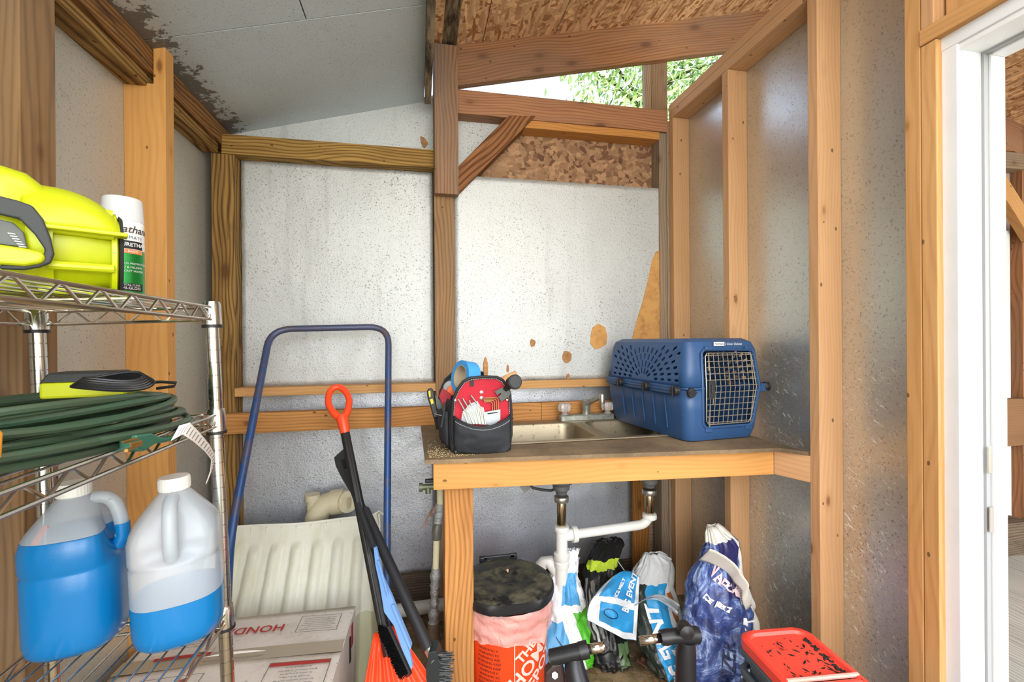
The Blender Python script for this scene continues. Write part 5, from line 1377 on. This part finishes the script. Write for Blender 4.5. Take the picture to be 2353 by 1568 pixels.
mk('handle', MB().prism([KY(x, y, yb_+.2) for x, y in ((1112, 868), (1110, 840), (1113, 825), (1116, 820), (1119, 825), (1122, 840), (1121, 868), (1120, 920), (1112, 920))], (0, .01, 0)), WH, tl, WM[tl].inverted(), bevel=.003)
hm = thing('wooden_handle_tool', 'pale wooden tool handle sloping out of the bag above the scraper', 'tool', KY(1165, 865, yb_+.13))
mk('handle', MB().tube([KY(1120, 900, yb_+.12), KY(1150, 876, yb_+.13), KY(1176, 862, yb_+.14), KY(1186, 858, yb_+.145)], [.012, .012, .010, .008], 14), wood('pale_handle', 'd3a67a', 'a6794d', knots=0), hm, WM[hm].inverted(), smooth=True)
sc_ = thing('scraper', 'black notched scraper with round grip hooked over the bag front edge', 'scraper', KY(1175, 880, yb_-.02)); Msc = WM[sc_].inverted()
GM = plain('gunmetal', '4c4f4d', .45, .5)
mk('blade', MB().prism([KY(x, y, yb_-.012) for x, y in ((1136, 900), (1160, 888), (1175, 902), (1170, 912), (1152, 924), (1144, 913), (1152, 906), (1150, 904), (1142, 909))], (0, .003, 0)), GM, sc_, Msc, bevel=.001)
mk('neck', MB().tube([KY(1160, 896, yb_-.012), KY(1172, 884, yb_-.02), KY(1178, 880, yb_-.03)], [.008, .014, .018], 16), BLACKP, sc_, Msc, smooth=True)
gc = KY(1182, 878, yb_-.05)
mk('grip', MB().lathe([(.017, -.03), (.020, -.01), (.0245, .0), (.0245, .006), (.02, .010), (.006, .011)], 28, Matrix.Translation(gc) @ V((.25, -.9, .1)).to_track_quat('Z', 'Y').to_matrix().to_4x4()), plain('grip_grey', '2b2e31', .55), sc_, Msc, smooth=True)
kn = thing('utility_knife', 'black and yellow utility knife in the left side pocket of the bag', 'knife', KY(985, 925, yb_+.14)); Mkn = WM[kn].inverted(); yk_ = yb_+.13
mk('handle', MB().prism([KY(x, y, yk_) for x, y in ((981, 900), (984, 894), (993, 893), (998, 902), (1000, 918), (1006, 944), (1008, 960), (996, 962), (988, 932), (982, 915))], (0, .018, 0)), BLACKP, kn, Mkn, bevel=.004)
for p4 in (((984, 899), (989, 898), (990, 912), (986, 913)), ((988, 918), (994, 916), (997, 927), (991, 930))): mk('yellow_inlay', MB().prism([KY(x, y, yk_-.0005) for x, y in p4], (0, -.002, 0)), plain('tool_yellow', 'e8c51c', .5), kn, Mkn, bevel=.002)
tr = thing('trowel_blade', 'dark steel putty knife blade between the knife and the red pouch', 'putty knife', KY(1010, 925, yb_+.12))
mk('blade', MB().prism([KY(x, y, yb_+.12) for x, y in ((1000, 908), (1022, 932), (1024, 945), (1010, 950), (1003, 935))], (0, .002, 0)), GM, tr, WM[tr].inverted())
rp_ = thing('red_pouch', 'dark red pouch with white lettering inside the left of the tool bag', 'pouch', KY(1025, 910, yb_+.10)); Mrp = WM[rp_].inverted()
mk('pouch', MB().prism([KY(x, y, yb_+.10) for x, y in ((1016, 893), (1038, 908), (1034, 928), (1028, 945), (1018, 935), (1008, 912))], (0, .02, 0)), plain('maroon_cloth', '96202c', .7), rp_, Mrp, bevel=.003)
o_ = KY(1024, 915, yb_+.0985); lettering('HUSKY', lambda X, Y: o_+V((X*.5+Y*.6, 0, -X*.8+Y*.5)), .018, WHITE_T, rp_, lift=-.001)
for i, (pts_, m_, nm, lb) in enumerate((
    (((1059, 972), (1062, 950), (1080, 928), (1097, 922), (1118, 958), (1126, 978)), 'bag', 'bit_packet', 'clear bag of long masonry bits in the front pocket of the tool bag'),
    (((1075, 975), (1074, 940), (1090, 930), (1110, 975)), 'bag', 'bit_packet', 'smaller clear packet of pale bits behind the long ones in the pocket'))):
    t_ = thing(nm, lb, 'drill bits', KY(1090, 960, yb_-.006)); Mi = WM[t_].inverted(); yy_ = yb_-.006-.004*i
    s_ = _m.get('clear_bag') or plain('clear_bag', 'c8d2d6', .15, alpha=.45)
    mk('sleeve', MB().prism([KY(x, y, yy_) for x, y in pts_], (0, .003, 0)), s_, t_, Mi)
    for k in range(6 if i == 0 else 5):
        x0 = pts_[1][0]+8+k*7; mk('bit', MB().tube([KY(x0+6, 975, yy_-.002), KY(x0-6+k*1.5, 945-k*2, yy_-.002)], .0022, 8), plain('pale_bit', 'dcdccb', .5), t_, Mi, smooth=True)
nails = thing('chisel_bits', 'three grey steel bit shanks standing up from the front pocket', 'drill bits', KY(1070, 930, yb_-.004)); Mi = WM[nails].inverted()
for a_, b_ in (((1053, 918), (1068, 945)), ((1063, 916), (1074, 935)), ((1082, 909), (1096, 928)), ((1078, 920), (1082, 932))):
    mk('shank', MB().tube([KY(*a_, yb_-.005), KY(*b_, yb_-.005)], .0028, 8), plain('shank_steel', '8f938c', .4, .6), nails, Mi, smooth=True)
hx = thing('hex_keys', 'set of bronze bent hex keys against the red panel', 'hex keys', KY(1125, 930, yb_-.003)); Mi = WM[hx].inverted()
for k in range(4):
    x1 = 1123+k*4.5; y1_ = 932-k*3; mk('key', MB().tube(rounded([KY(1112-k*.5, 924-k*3, yb_-.004), KY(x1+8, y1_-9, yb_-.004), KY(x1+9, 948, yb_-.004)], .009, 5), .0017, 6), plain('bronze', '9b7a4c', .4, .7), hx, Mi, smooth=True)
gg = thing('gauge_card', 'grey steel gauge card at the right of the front pocket', 'gauge', KY(1135, 955, yb_-.008)); Mi = WM[gg].inverted()
mk('card', MB().prism([KY(x, y, yb_-.010) for x, y in ((1112, 948), (1150, 941), (1150, 966), (1130, 980), (1118, 975))], (0, .004, 0)), plain('gauge_grey', 'a7adb2', .4, .3), gg, Mi, bevel=.001)
mk('slot', MB().prism([KY(x, y, yb_-.0101) for x, y in ((1120, 950), (1144, 947), (1144, 949), (1120, 952.5))], (0, -.0006, 0)), BLACKGAP, gg, Mi)
wt_ = thing('tape_measure', 'orange and grey measuring tool inside the bag behind the red pouch', 'tape measure', KY(1036, 892, yb_+.15)); Mi = WM[wt_].inverted()
mk('case', MB().lathe([(.026, -.012), (.028, -.01), (.028, .01), (.026, .012)], 28, Matrix.Translation(KY(1036, 893, yb_+.15)) @ Matrix.Rotation(PI/2, 4, 'X')), plain('soft_grey', '8f9294', .5), wt_, Mi, smooth=True)
mk('orange_face', MB().lathe([(.018, 0), (.016, .003)], 24, Matrix.Translation(KY(1038, 898, yb_+.13)) @ Matrix.Rotation(PI/2, 4, 'X')), plain('tool_orange', 'e2622c', .5), wt_, Mi, smooth=True)

# ---------------------------------------------------------------- sacks under the bench
def sack(name, label, ctrl, mat, seed, cat='bag', crumple=.008, nu=72, nv=48, sq=2.6, group=None, ang0=-PI/2, closed_top=True):
    """ctrl: (v, centre x, y, z, half width, half depth, yaw); u = .5 faces the room"""
    base = V((ctrl[0][1], ctrl[0][2], 0)); t = thing(name, label, cat, base, 0, group)
    def fn(u, v):
        for a, b in zip(ctrl, ctrl[1:]):
            if v <= b[0]+1e-9:
                k = (v-a[0])/(b[0]-a[0]); k = k*k*(3-2*k)*.5+k*.5; q = [a[i]+(b[i]-a[i])*k for i in range(7)]; break
        an = ang0+2*PI*(u-.5); c, s_ = math.cos(an), math.sin(an)
        m = 1/((abs(c)**sq+abs(s_)**sq)**(1/sq))
        x, y = q[4]*m*c, q[5]*m*s_
        X, Y = x*math.cos(q[6])-y*math.sin(q[6]), x*math.sin(q[6])+y*math.cos(q[6])
        w_ = V((math.cos(an)*1.6, math.sin(an)*1.6, v*3.2+seed))
        d = crumple*(abs(noise.noise(w_*1.9))*1.6-.5+.7*noise.noise(w_*4.3)+.35*noise.noise(w_*9))
        n_ = V((math.cos(an+q[6]), math.sin(an+q[6]), .15*noise.noise(w_*3)))
        return V((q[1]+X, q[2]+Y, max(.004, q[3]+.4*crumple*noise.noise(w_*2.2)*(v > .05))))+n_*d-base
    g = MB().grid(fn, nu, nv); us = g.uvs
    mk('sack', g, mat, t, smooth=True, angle=0, uvs=us, solid=.0015)
    return t, fn
def printmat(name, base, rects, rough=.38, warp=.02, blotch=None):
    s = NT(name); tc = s.n('UVMap'); tc.uv_map = 'uv'
    nz = s.n('TexNoise'); nz.inputs['Scale'].default_value = 5; s.l(tc.outputs[0], nz.inputs['Vector'])
    ad = s.n('VectorMath', operation='MULTIPLY_ADD'); s.l(nz.outputs['Color'], ad.inputs[0]); ad.inputs[1].default_value = (warp*2, warp*2, 0); s.l(tc.outputs[0], ad.inputs[2])
    sub = s.n('VectorMath', operation='SUBTRACT'); s.l(ad.outputs[0], sub.inputs[0]); sub.inputs[1].default_value = (warp, warp, 0)
    sep = s.n('SeparateXYZ'); s.l(sub.outputs[0], sep.inputs[0]); U, Vv = sep.outputs['X'], sep.outputs['Y']
    col = s.mix(0, lin(base), lin(base))
    if blotch:
        b1 = s.noise(tc.outputs[0], blotch[2], 8, .75, 1.5)
        col = s.ramp(b1, [(.34, lin(blotch[0])), (.5, lin(base)), (.58, lin(blotch[1])), (.7, lin('e8eef6'))])
    for u0, u1, v0, v1, c, sl in rects:
        uu = s.math('ADD', U, s.math('MULTIPLY', Vv, sl)) if sl else U
        m_ = s.math('MULTIPLY', s.math('MULTIPLY', s.math('GREATER_THAN', uu, u0), s.math('LESS_THAN', uu, u1)), s.math('MULTIPLY', s.math('GREATER_THAN', Vv, v0), s.math('LESS_THAN', Vv, v1)))
        col = s.mix(m_, col, lin(c))
    d1 = s.noise(tc.outputs[0], 9, 6, .75); r_ = s.n('MapRange'); r_.inputs[1].default_value = .6; r_.inputs[2].default_value = .72; s.l(d1, r_.inputs[0])
    col = s.mix(s.math('MULTIPLY', r_.outputs[0], .45), col, lin('7a6450'))
    s.set(Base_Color=col, Roughness=rough); s.bump(s.noise(tc.outputs[0], 22, 5, .65, 1.0), .5, .006); return s.m
def on_sack(fn, t, u, v, su, sv):
    """flat (x, y) in metres -> surface around (u, v); su, sv = metres per unit of u and v"""
    return lambda X, Y: fn(u+X/su, v+Y/sv)
def spt(px, py, Y): return KY(px, py, Y)

# bird seed bag
a, b, c = spt(1305, 1530, 1.70), spt(1300, 1400, 1.78), spt(1312, 1300, 1.84)
Z0 = .006
m1 = printmat('seed_bag_print', 'e9ebec', [(.34, .58, .02, .42, '5aa7dc', .28), (.40, .56, .55, .80, '4c9fd6', -.1), (.60, .80, 0, .50, '55b62a', .12), (.28, .38, .30, .40, 'b43a2a', .2), (.26, .34, .22, .30, 'd8a52a', .2), (.70, .74, .0, .30, 'e6d43a', 0)])
t, fn = sack('seed_bag', 'white and green bird seed bag with blue swoosh slumped against the sink drain', [
    (0, a.x, a.y+.02, Z0, .10, .06, 0), (.12, a.x, a.y+.02, .03, .115, .075, 0), (.45, b.x, b.y+.01, .17, .095, .06, -.1), (.75, b.x+.008, b.y+.04, .30, .055, .04, -.3), (.93, c.x-.005, c.y, .40, .038, .014, -.2), (1, c.x, c.y+.01, c.z, .012, .003, 0)], m1, 1.0, crumple=.016)
DKO = plain('outline_print', '23344f', .6)
mk('swoosh_print', MB().tube([fn(.44+.05*math.sin(k*.5), .12+.028*k)+V((0, -.004, 0)) for k in range(9)], .0014, 5), DKO, t)
mk('yellow_print', MB().grid(lambda u, v: fn(.39+.06*u, .17+.05*v+.02*math.sin(u*5))+V((0, -.004, 0)), 6, 5), plain('sun_print', 'efc22a', .5), t, solid=.0006)
mk('top_flap', MB().grid(lambda u, v: (c+V((-.02-.075*v, -.03+.02*v, -.015-.10*v+.06*u*(1-v))))+V((.05*u, .01*math.sin(6*v), 0)), 8, 10), m1, t, WM[t].inverted(), smooth=True, solid=.0015, uvs=[(.9, .9)]*99)

# black mulch bag behind
a, b, c = spt(1405, 1525, 1.68), spt(1395, 1380, 1.86), spt(1412, 1305, 1.95)
m2 = printmat('black_bag_print', '1b1c1c', [(.30, .70, .80, .88, 'b9d23a', .03), (.54, .66, .03, .30, '55704a', 0), (.40, .44, .34, .74, '8f9290', .2), (.50, .53, .34, .74, '70736f', .2), (.46, .48, .30, .70, 'b6b8b4', .2)], rough=.3)
t, fn = sack('mulch_bag', 'crumpled black garden soil bag behind the blue and white one', [
    (0, a.x, a.y, Z0, .065, .05, 0), (.15, a.x, a.y+.01, .03, .075, .06, 0), (.5, a.x-.01, a.y+.08, .16, .075, .05, .1), (.85, b.x-.01, b.y+.04, .30, .072, .04, .1), (.95, c.x-.03, c.y, .345, .075, .03, .1), (1, c.x-.02, c.y+.02, .36, .06, .02, .1)], m2, 2.0, crumple=.015)
mk('corner_flap', MB().prism([KY(x, y, 1.90) for x, y in ((1388, 1310), (1420, 1288), (1441, 1328), (1436, 1336), (1400, 1330))], (0, .003, 0)), plain('black_film', '202122', .25), t, WM[t].inverted(), bevel=.001)
mk('white_edge', MB().tube([KY(x, y, 1.896) for x, y in ((1418, 1288), (1442, 1322), (1440, 1334))], .0022, 6), WHITE_T, t, WM[t].inverted())
mk('bottom_flap', MB().grid(lambda u, v: KY(1372+60*u, 1500+34*v*math.sin(PI*(u*.8+.1))+4*math.sin(u*9), 1.655-.02*v), 10, 4), m2, t, WM[t].inverted(), smooth=True, solid=.002, uvs=[(.48, .1)]*55)

# blue-and-white empty bag draped in front
m3 = printmat('blue_bag_print', '2c93cf', [(0, .08, 0, 1, 'e9ecee', -.05), (.92, 1.2, 0, 1, 'e9ecee', 0), (0, 1, 0, .10, 'e9ecee', .0), (0, 1, .46, .56, 'e4e7ea', 0), (.0, .25, .10, .46, 'e9ecee', .1)], rough=.32)
t = thing('empty_ice_melt_bag', 'crumpled empty blue and white ice melt bag draped over the black bag', 'bag', spt(1415, 1480, 1.62)); Mi = WM[t].inverted()
def drape(u, v):
    xl = 1350+(-12)*v+70*v*v; xr = 1470+(-8)*(1-v); x = xl+(xr-xl)*u
    y = 1478-152*v-14*math.sin(PI*u)*v+22*(1-v)*abs(u-.75)*-1.0+12*(1-u)*(v < 2)*(1-v)*-3
    Y = 1.615+.13*v+.03*math.sin(PI*v)*-1+.018*math.sin(u*7+v*4)+.016*noise.noise(V((u*4, v*5, 2)))
    return KY(x, y, Y)
gm = MB().grid(drape, 44, 44); mk('film', gm, m3, t, Mi, smooth=True, solid=.0015, uvs=gm.uvs, angle=0)
def drt(u0, v0, rot, sc_x=.17, sc_y=.26):
    return lambda X, Y: drape(u0+(X*math.cos(rot)-Y*math.sin(rot))/sc_x, v0+(X*math.sin(rot)+Y*math.cos(rot))/sc_y)
lettering('BIG EVENT', drt(.78, .70, 1.45), .034, WHITE_T, t, M_ if False else 'lettering', bold=.0012, lift=.004).matrix_local = Mi
lettering('ICE MELT', drt(.50, .72, 1.45), .020, WHITE_T, t, bold=.0008, lift=.004).matrix_local = Mi
mk('blue_ring_print', MB().tube([drape(.45+.14*math.cos(k*PI/10), .30+.07*math.sin(k*PI/10))+V((0, -.004, 0)) for k in range(20)], .0016, 5, closed=True), plain('navy_print', '1d2a55'), t, Mi)

# full 'big event' bag leaning right
a, b, c = spt(1545, 1548, 1.58), spt(1510, 1420, 1.70), spt(1508, 1360, 1.80)
m4 = printmat('event_bag_print', '26302c', [(.36, .50, 0, .80, '2b97d3', -.06), (.50, .56, 0, .80, 'e9ecee', -.06), (.56, .60, .5, .72, 'b3642c', 0), (.60, .78, 0, .8, 'cfd2d2', 0), (0, .18, 0, .6, '2e352f', 0), (0, 1.2, .80, 1.1, 'd5d9da', 0)], rough=.3)
t, fn = sack('ice_melt_bag', 'dark bag with a blue BIG EVENT stripe leaning to the right of the empty one', [
    (0, a.x+.02, a.y+.02, Z0, .085, .05, .25), (.1, a.x+.02, a.y+.02, .02, .10, .07, .25), (.45, a.x-.01, a.y+.08, .13, .105, .075, .2), (.75, b.x, b.y+.06, .25, .10, .06, .1), (.9, c.x+.01, c.y+.02, .315, .075, .04, .1), (1, c.x+.0, c.y+.03, .345, .03, .012, 0)], m4, 3.0, crumple=.013)
def sm(u0, v0, rot, fn=fn, sx=.40, sy=.36): return lambda X, Y: fn(u0+(X*math.cos(rot)-Y*math.sin(rot))/sx, v0+(X*math.sin(rot)+Y*math.cos(rot))/sy)
lettering('BIG EVENT', sm(.44, .36, 1.62), .046, WHITE_T, t, bold=.0018, lift=.004, cut=.02)
lettering('ICE MELT', sm(.49, .34, 1.62), .018, plain('lime_print', '6fc6c4', .5), t, lift=.004, cut=.02)
mk('clear_top', MB().grid(lambda u, v: (lambda p: p)(KY(1462+100*u-6*v, 1392-26*math.sin(PI*u)+40*v*(.5+u*.6)-20*v, 1.60+.03*math.sin(u*11)+.02*math.sin(v*8+u*5))), 20, 10), plain('clear_film', 'dfe5e8', .15, alpha=.7), t, WM[t].inverted(), smooth=True, solid=.0015)

# big blue ice melt bag by the wall
m5 = printmat('snow_bag_print', '3a4f8f', [(.60, .665, 0, .70, 'dcdcd6', 0), (.665, .78, .22, .72, '1d3fa0', 0), (.47, .60, .72, .86, '2e2c5c', .0), (.40, .60, .86, .95, '2b2a60', 0), (0, 1.2, .95, 1.1, 'dedbd2', 0), (.62, .70, .70, .95, 'dedbd2', 0)], rough=.32, blotch=('272a52', '8fa6d2', 6))
a, b, c = spt(1655, 1568, 1.42), spt(1660, 1420, 1.47), spt(1650, 1275, 1.56)
t, fn = sack('blue_ice_melt_bag', 'tall blue and white ice melt bag slumped by the right wall stud', [
    (0, a.x, a.y+.0, Z0, .115, .07, 0), (.08, a.x, a.y, .02, .135, .085, 0), (.35, a.x+.0, a.y+.01, .16, .135, .09, .05), (.62, b.x-.005, b.y+.01, .31, .125, .085, .05), (.80, b.x+.005, b.y+.04, .40, .10, .065, .1), (.93, c.x+.02, c.y, .49, .075, .035, .2), (1, c.x-.01, c.y+.02, .555, .03, .01, .3)], m5, 4.0, crumple=.015)
def sm5(u0, v0, rot, sx=.50, sy=.55): return lambda X, Y: fn(u0+(X*math.cos(rot)-Y*math.sin(rot))/sx, v0+(X*math.sin(rot)+Y*math.cos(rot))/sy)
NAVY = plain('navy_print', '1d2a55')
lettering('ICE MELT', sm5(.565, .46, 1.48), .034, WHITE_T, t, bold=.001, lift=.005, cut=.02, shear=.2)
lettering('VAPORIZER', sm5(.535, .16, 1.48), .038, WHITE_T, t, bold=.001, lift=.005, cut=.02, shear=.2)
lettering('VAPORIZER', sm5(.45, .34, 1.45), .034, NAVY, t, bold=.001, lift=.005, cut=.02, shear=.2)
lettering('VAPOR', sm5(.46, .80, -.7), .034, plain('red_outline_print', 'd8c0c6', .5), t, bold=.001, lift=.006, cut=.02)
lettering('ICE MELT', sm5(.41, .70, -.5), .018, WHITE_T, t, bold=.001, lift=.006, cut=.02)
cen_ = (.575, .765)
mk('barcode_label', MB().grid(lambda u, v: fn(.548+.06*u+.01*v, .69+.085*v-.02*u)+V((-.001, -.005, 0)), 8, 8), WHITE_T, t, smooth=True, solid=.0006)
for k in range(9): mk('barcode_line', MB().grid(lambda u, v: fn(.553+.05*u, .70+.0075*k+.0028*v-.02*u)+V((-.001, -.0065, 0)), 6, 1), BLK_T, t)
def cuff(u, v):
    p = (1632, 1262), (1668, 1278), (1700, 1310), (1720, 1345), (1725, 1392)
    f = u*4; i = min(3, int(f)); f -= i; x = p[i][0]+(p[i+1][0]-p[i][0])*f; y = p[i][1]+(p[i+1][1]-p[i][1])*f
    return KY(x-26*v*(1-u*.5)+2*math.sin(u*20), y+(26-14*u)*v, 1.405+.09*(1-u)*v+.02*math.sin(u*6))
mk('white_cuff', MB().grid(cuff, 30, 6), plain('cream_film', 'dad5ca', .6), t, WM[t].inverted(), smooth=True, solid=.002)

# ---------------------------------------------------------------- two black T-grips in front
CH2 = plain('bright_chrome', 'd9d6d0', .15, 1.0)
h1 = thing('equipment_mast', 'black steel mast with T grip and chrome peg pointing right', 'exercise equipment', (0, 0, 0)); d1 = 1.12
h1t = KD(1265, 1512, d1); h1r = KD(1345, 1494, d1-.01); h1c = KD(1388, 1487, d1-.02)
mk('grip_bar', MB().tube([h1t, h1r], .0185, 24), BLACKM, h1, smooth=True)
mk('end_washer', MB().tube([KD(1260, 1514, d1), h1t], [.010, .014], 20), CHROME_D, h1, smooth=True)
mk('grip_collar', MB().tube([KD(1332, 1497, d1-.01), KD(1352, 1492, d1-.01)], .0200, 24), BLACKP, h1, smooth=True)
mk('chrome_peg', MB().tube([h1r, h1c], .0105, 20, caps=False), CH2, h1, smooth=True, solid=.0015)
q = [KD(1318, 1512, d1), KD(1320, 1535, d1-.01), KD(1335, 1600, d1-.03)]
low = q[-1]+(q[-1]-q[1]).normalized()*.10; foot = V((low.x+.06, low.y-.10, .02))
mk('mast', MB().tube([q[0], q[1], q[2], low, foot], [.021, .025, .030, .030, .030], 20), BLACKM, h1, smooth=True)
mk('bracket', MB().prism([KD(x, y, d1+.0) for x, y in ((1252, 1548), (1270, 1530), (1292, 1522), (1300, 1560), (1300, 1640), (1262, 1640), (1252, 1590))], CF*.03), plain('brown_black_plate', '3a2a28', .5), h1, bevel=.006)
mk('bracket_bolt', MB().tube([KD(1275, 1553, d1-.006), KD(1275, 1553, d1+.01)], .008, 6), CHROME_D, h1)
mk('foot', MB().box((foot.x-.12, foot.y-.02, .004), (foot.x+.12, foot.y+.02, .03)), BLACKM, h1, bevel=.004)
h2 = thing('equipment_mast', 'black steel mast with round knob and chrome peg pointing left', 'exercise equipment', (0, 0, 0)); d2 = 1.10
mk('chrome_peg', MB().tube([KD(1470, 1474, d2), KD(1520, 1466, d2)], .0095, 20, caps=False), CH2, h2, smooth=True, solid=.0015)
mk('grip_bar', MB().tube([KD(1518, 1466, d2), KD(1530, 1465, d2), KD(1550, 1462, d2), KD(1575, 1460, d2), KD(1600, 1460, d2+.01)], [.016, .018, .0165, .019, .02], 24), BLACKM, h2, smooth=True)
mk('knob', MB().lathe([(.014, -.02), (.0165, -.016), (.018, 0), (.0165, .010), (.008, .013), (.0075, .012), (.003, .0135)], 28, Matrix.Translation(KD(1576, 1450, d2-.03)) @ (-CF).to_track_quat('Z', 'Y').to_matrix().to_4x4()), BLACKP, h2, smooth=True)
q = [KD(1578, 1472, d2), KD(1576, 1500, d2), KD(1576, 1600, d2)]
low = V((q[2].x, q[2].y, .02))
mk('mast', MB().tube([q[0], q[1], q[2], low], [.02, .0235, .0245, .0245], 20), BLACKM, h2, smooth=True)
mk('foot', MB().box((low.x-.12, low.y-.02, .004), (low.x+.12, low.y+.02, .03)), BLACKM, h2, bevel=.004)

# ---------------------------------------------------------------- stacked bins with a red lid
zl = .44
b_fl, b_fr, b_m0, b_m1 = KZ(1697, 1452, zl), KZ(1845, 1440, zl), KZ(1792, 1566, zl), KZ(1962, 1536, zl)
exb = V((b_fr.x-b_fl.x, b_fr.y-b_fl.y, 0)).normalized(); eyb = V((exb.y, -exb.x, 0))
Wb = (b_fr-b_fl).length; Db = .50; hinge = max(.05, (b_m0-b_fl).dot(eyb))
REDP = NT('red_lid'); v = REDP.coord(rnd=False); a1 = REDP.noise(v, 24, 6, .75); r_ = REDP.n('MapRange'); r_.inputs[1].default_value = .62; r_.inputs[2].default_value = .68; REDP.l(a1, r_.inputs[0])
REDP.set(Base_Color=REDP.mix(REDP.math('MULTIPLY', r_.outputs[0], .85), lin('ee4a3c'), lin('4a2a20')), Roughness=.4); REDP.p.inputs['Specular IOR Level'].default_value = .4; REDP = REDP.m
GRYP = plain('slate_plastic', '46525c', .45, bump=.08)
Mbn = Matrix(((exb.x, eyb.x, 0, b_fl.x), (exb.y, eyb.y, 0, b_fl.y), (0, 0, 1, 0), (0, 0, 0, 1)))   # x right, y towards camera
mirror = Mbn.determinant() < 0
lidt = thing('red_bin_lid', 'red two-part plastic bin lid with black debris on top of the slate bins', 'lid', M=Mbn)
def ringb(ins, z, r=.035): return rrect(ins, Wb-ins, ins, Db-ins, r, z, 6)
mk('lid_front', MB().loft([ringb(-.006, zl-.03, .04), ringb(-.006, zl-.006, .04), ringb(0, zl, .04), ringb(.012, zl, .035), ringb(.016, zl-.008, .03)], True, False), REDP, lidt, smooth=True, angle=40)
mk('lid_top', MB().box((.014, .014, zl-.010), (Wb-.014, hinge-.006, zl-.008)), REDP, lidt)
mk('lid_rear_top', MB().box((.014, hinge+.022, zl-.012), (Wb-.014, Db-.014, zl-.010)), REDP, lidt)
mk('hinge_ridge', MB().tube([V((.004, hinge, zl-.002)), V((Wb-.004, hinge, zl-.002))], .006, 10), plain('worn_red', 'e8968a', .5), lidt, smooth=True)
mk('hinge_ridge', MB().box((.006, hinge+.012, zl-.012), (Wb-.006, hinge+.024, zl+.0)), REDP, lidt, bevel=.003)
names = (('top', .0), ('second', .058), ('third', .10), ('lowest', .142))
for i, (nm, dz) in enumerate(names):
    zt = zl-.031-dz; bt_ = thing('stacking_bin', {'top': 'slate grey bin directly under the red lid', 'second': 'slate grey bin whose rim shows second below the red lid', 'third': 'slate grey bin whose rim shows third below the red lid', 'lowest': 'slate grey bin at the foot of the nested stack under the red lid'}[nm], 'bin', M=Mbn, group='nested slate grey bins')
    hgt = .13 if i < 3 else zt-.13-.01
    mk('rim', MB().loft([ringb(-.004, zt-.022, .035), ringb(-.008, zt-.018, .04), ringb(-.008, zt-.006, .04), ringb(-.002, zt, .035), ringb(.006, zt, .03)], True, False), GRYP, bt_, smooth=True, angle=40, solid=.001)
    body = MB().loft([ringb(.010+.003*i, zt-.004, .03), ringb(.02+.003*i, max(.006, zt-.15 if i < 3 else .006), .03)], True, False)
    if i == 3: body.f.append(tuple(range(28, 56)))
    mk('wall', body, GRYP, bt_, smooth=True, solid=.002)
rnd = random.Random(8); mb = MB()
for k in range(60):
    x = rnd.uniform(.03, Wb-.03); y = rnd.uniform(.03, .22); p = V((x, y, zl-.0075)); d = V((rnd.uniform(-.008, .008), rnd.uniform(-.008, .008), 0)); e = V((-d.y, d.x, 0))*.3
    mb.prism([p-d, p-e, p+d, p+e], (0, 0, .001))
for k in range(40):
    t_ = rnd.random(); p = V((Wb-.022-rnd.random()*.012, .03+.14*t_, zl-.0075)); mb.lathe([(.003+.003*rnd.random(), 0), (.002, .003)], 6, Matrix.Translation(p))
o = mk('leaf_grit', mb, plain('black_grit', '241c16', .9), None, Mbn); tag(o, 'black leaf grit scattered on the red bin lid', 'debris'); o['kind'] = 'stuff'
tag(mk('yellow_board', MB().box((Wb*.22-.0, .06, .0), (Wb*.22+.03, .075, .22)), plain('tool_yellow', 'e8c51c'), None, Mbn @ Matrix.Translation((-.10, 0, 0)), bevel=.002), 'narrow yellow board standing between the blue bag and the bin stack', 'board')

# ---------------------------------------------------------------- floor litter
rnd = random.Random(21); mb = MB()
for k in range(260):
    x, y = rnd.uniform(.2, 1.2), rnd.uniform(1.35, 2.1); s_ = rnd.uniform(.006, .022); a = rnd.random()*6
    p = V((x, y, .006)); d = V((math.cos(a), math.sin(a), .1))*s_; e = V((-math.sin(a), math.cos(a), rnd.uniform(-.3, .5)))*s_*.5
    mb.add([p-d, p+e, p+d+V((0, 0, .004)), p-e], [(0, 1, 2, 3)])
o = mk('litter', mb, plain('dry_leaf', '6e4f30', .9), None); tag(o, 'dry leaf litter scattered over the dirt floor under the sink bench', 'litter'); o['kind'] = 'stuff'
lf = thing('dry_leaf', 'large curled brown leaf on the floor before the BIG EVENT bag', 'leaf', spt(1478, 1520, 1.72)); lp = KZ(1478, 1530, .012)
mk('blade', MB().grid(lambda u, v: lp+V(((u-.5)*.06*(1-(2*v-1)**2*.8), (v-.5)*.05, .018*abs(2*u-1)+.006*math.sin(v*6))), 8, 8), plain('brown_leaf', '6b4630', .8, noise_amt=.4), lf, WM[lf].inverted(), smooth=True, solid=.001)
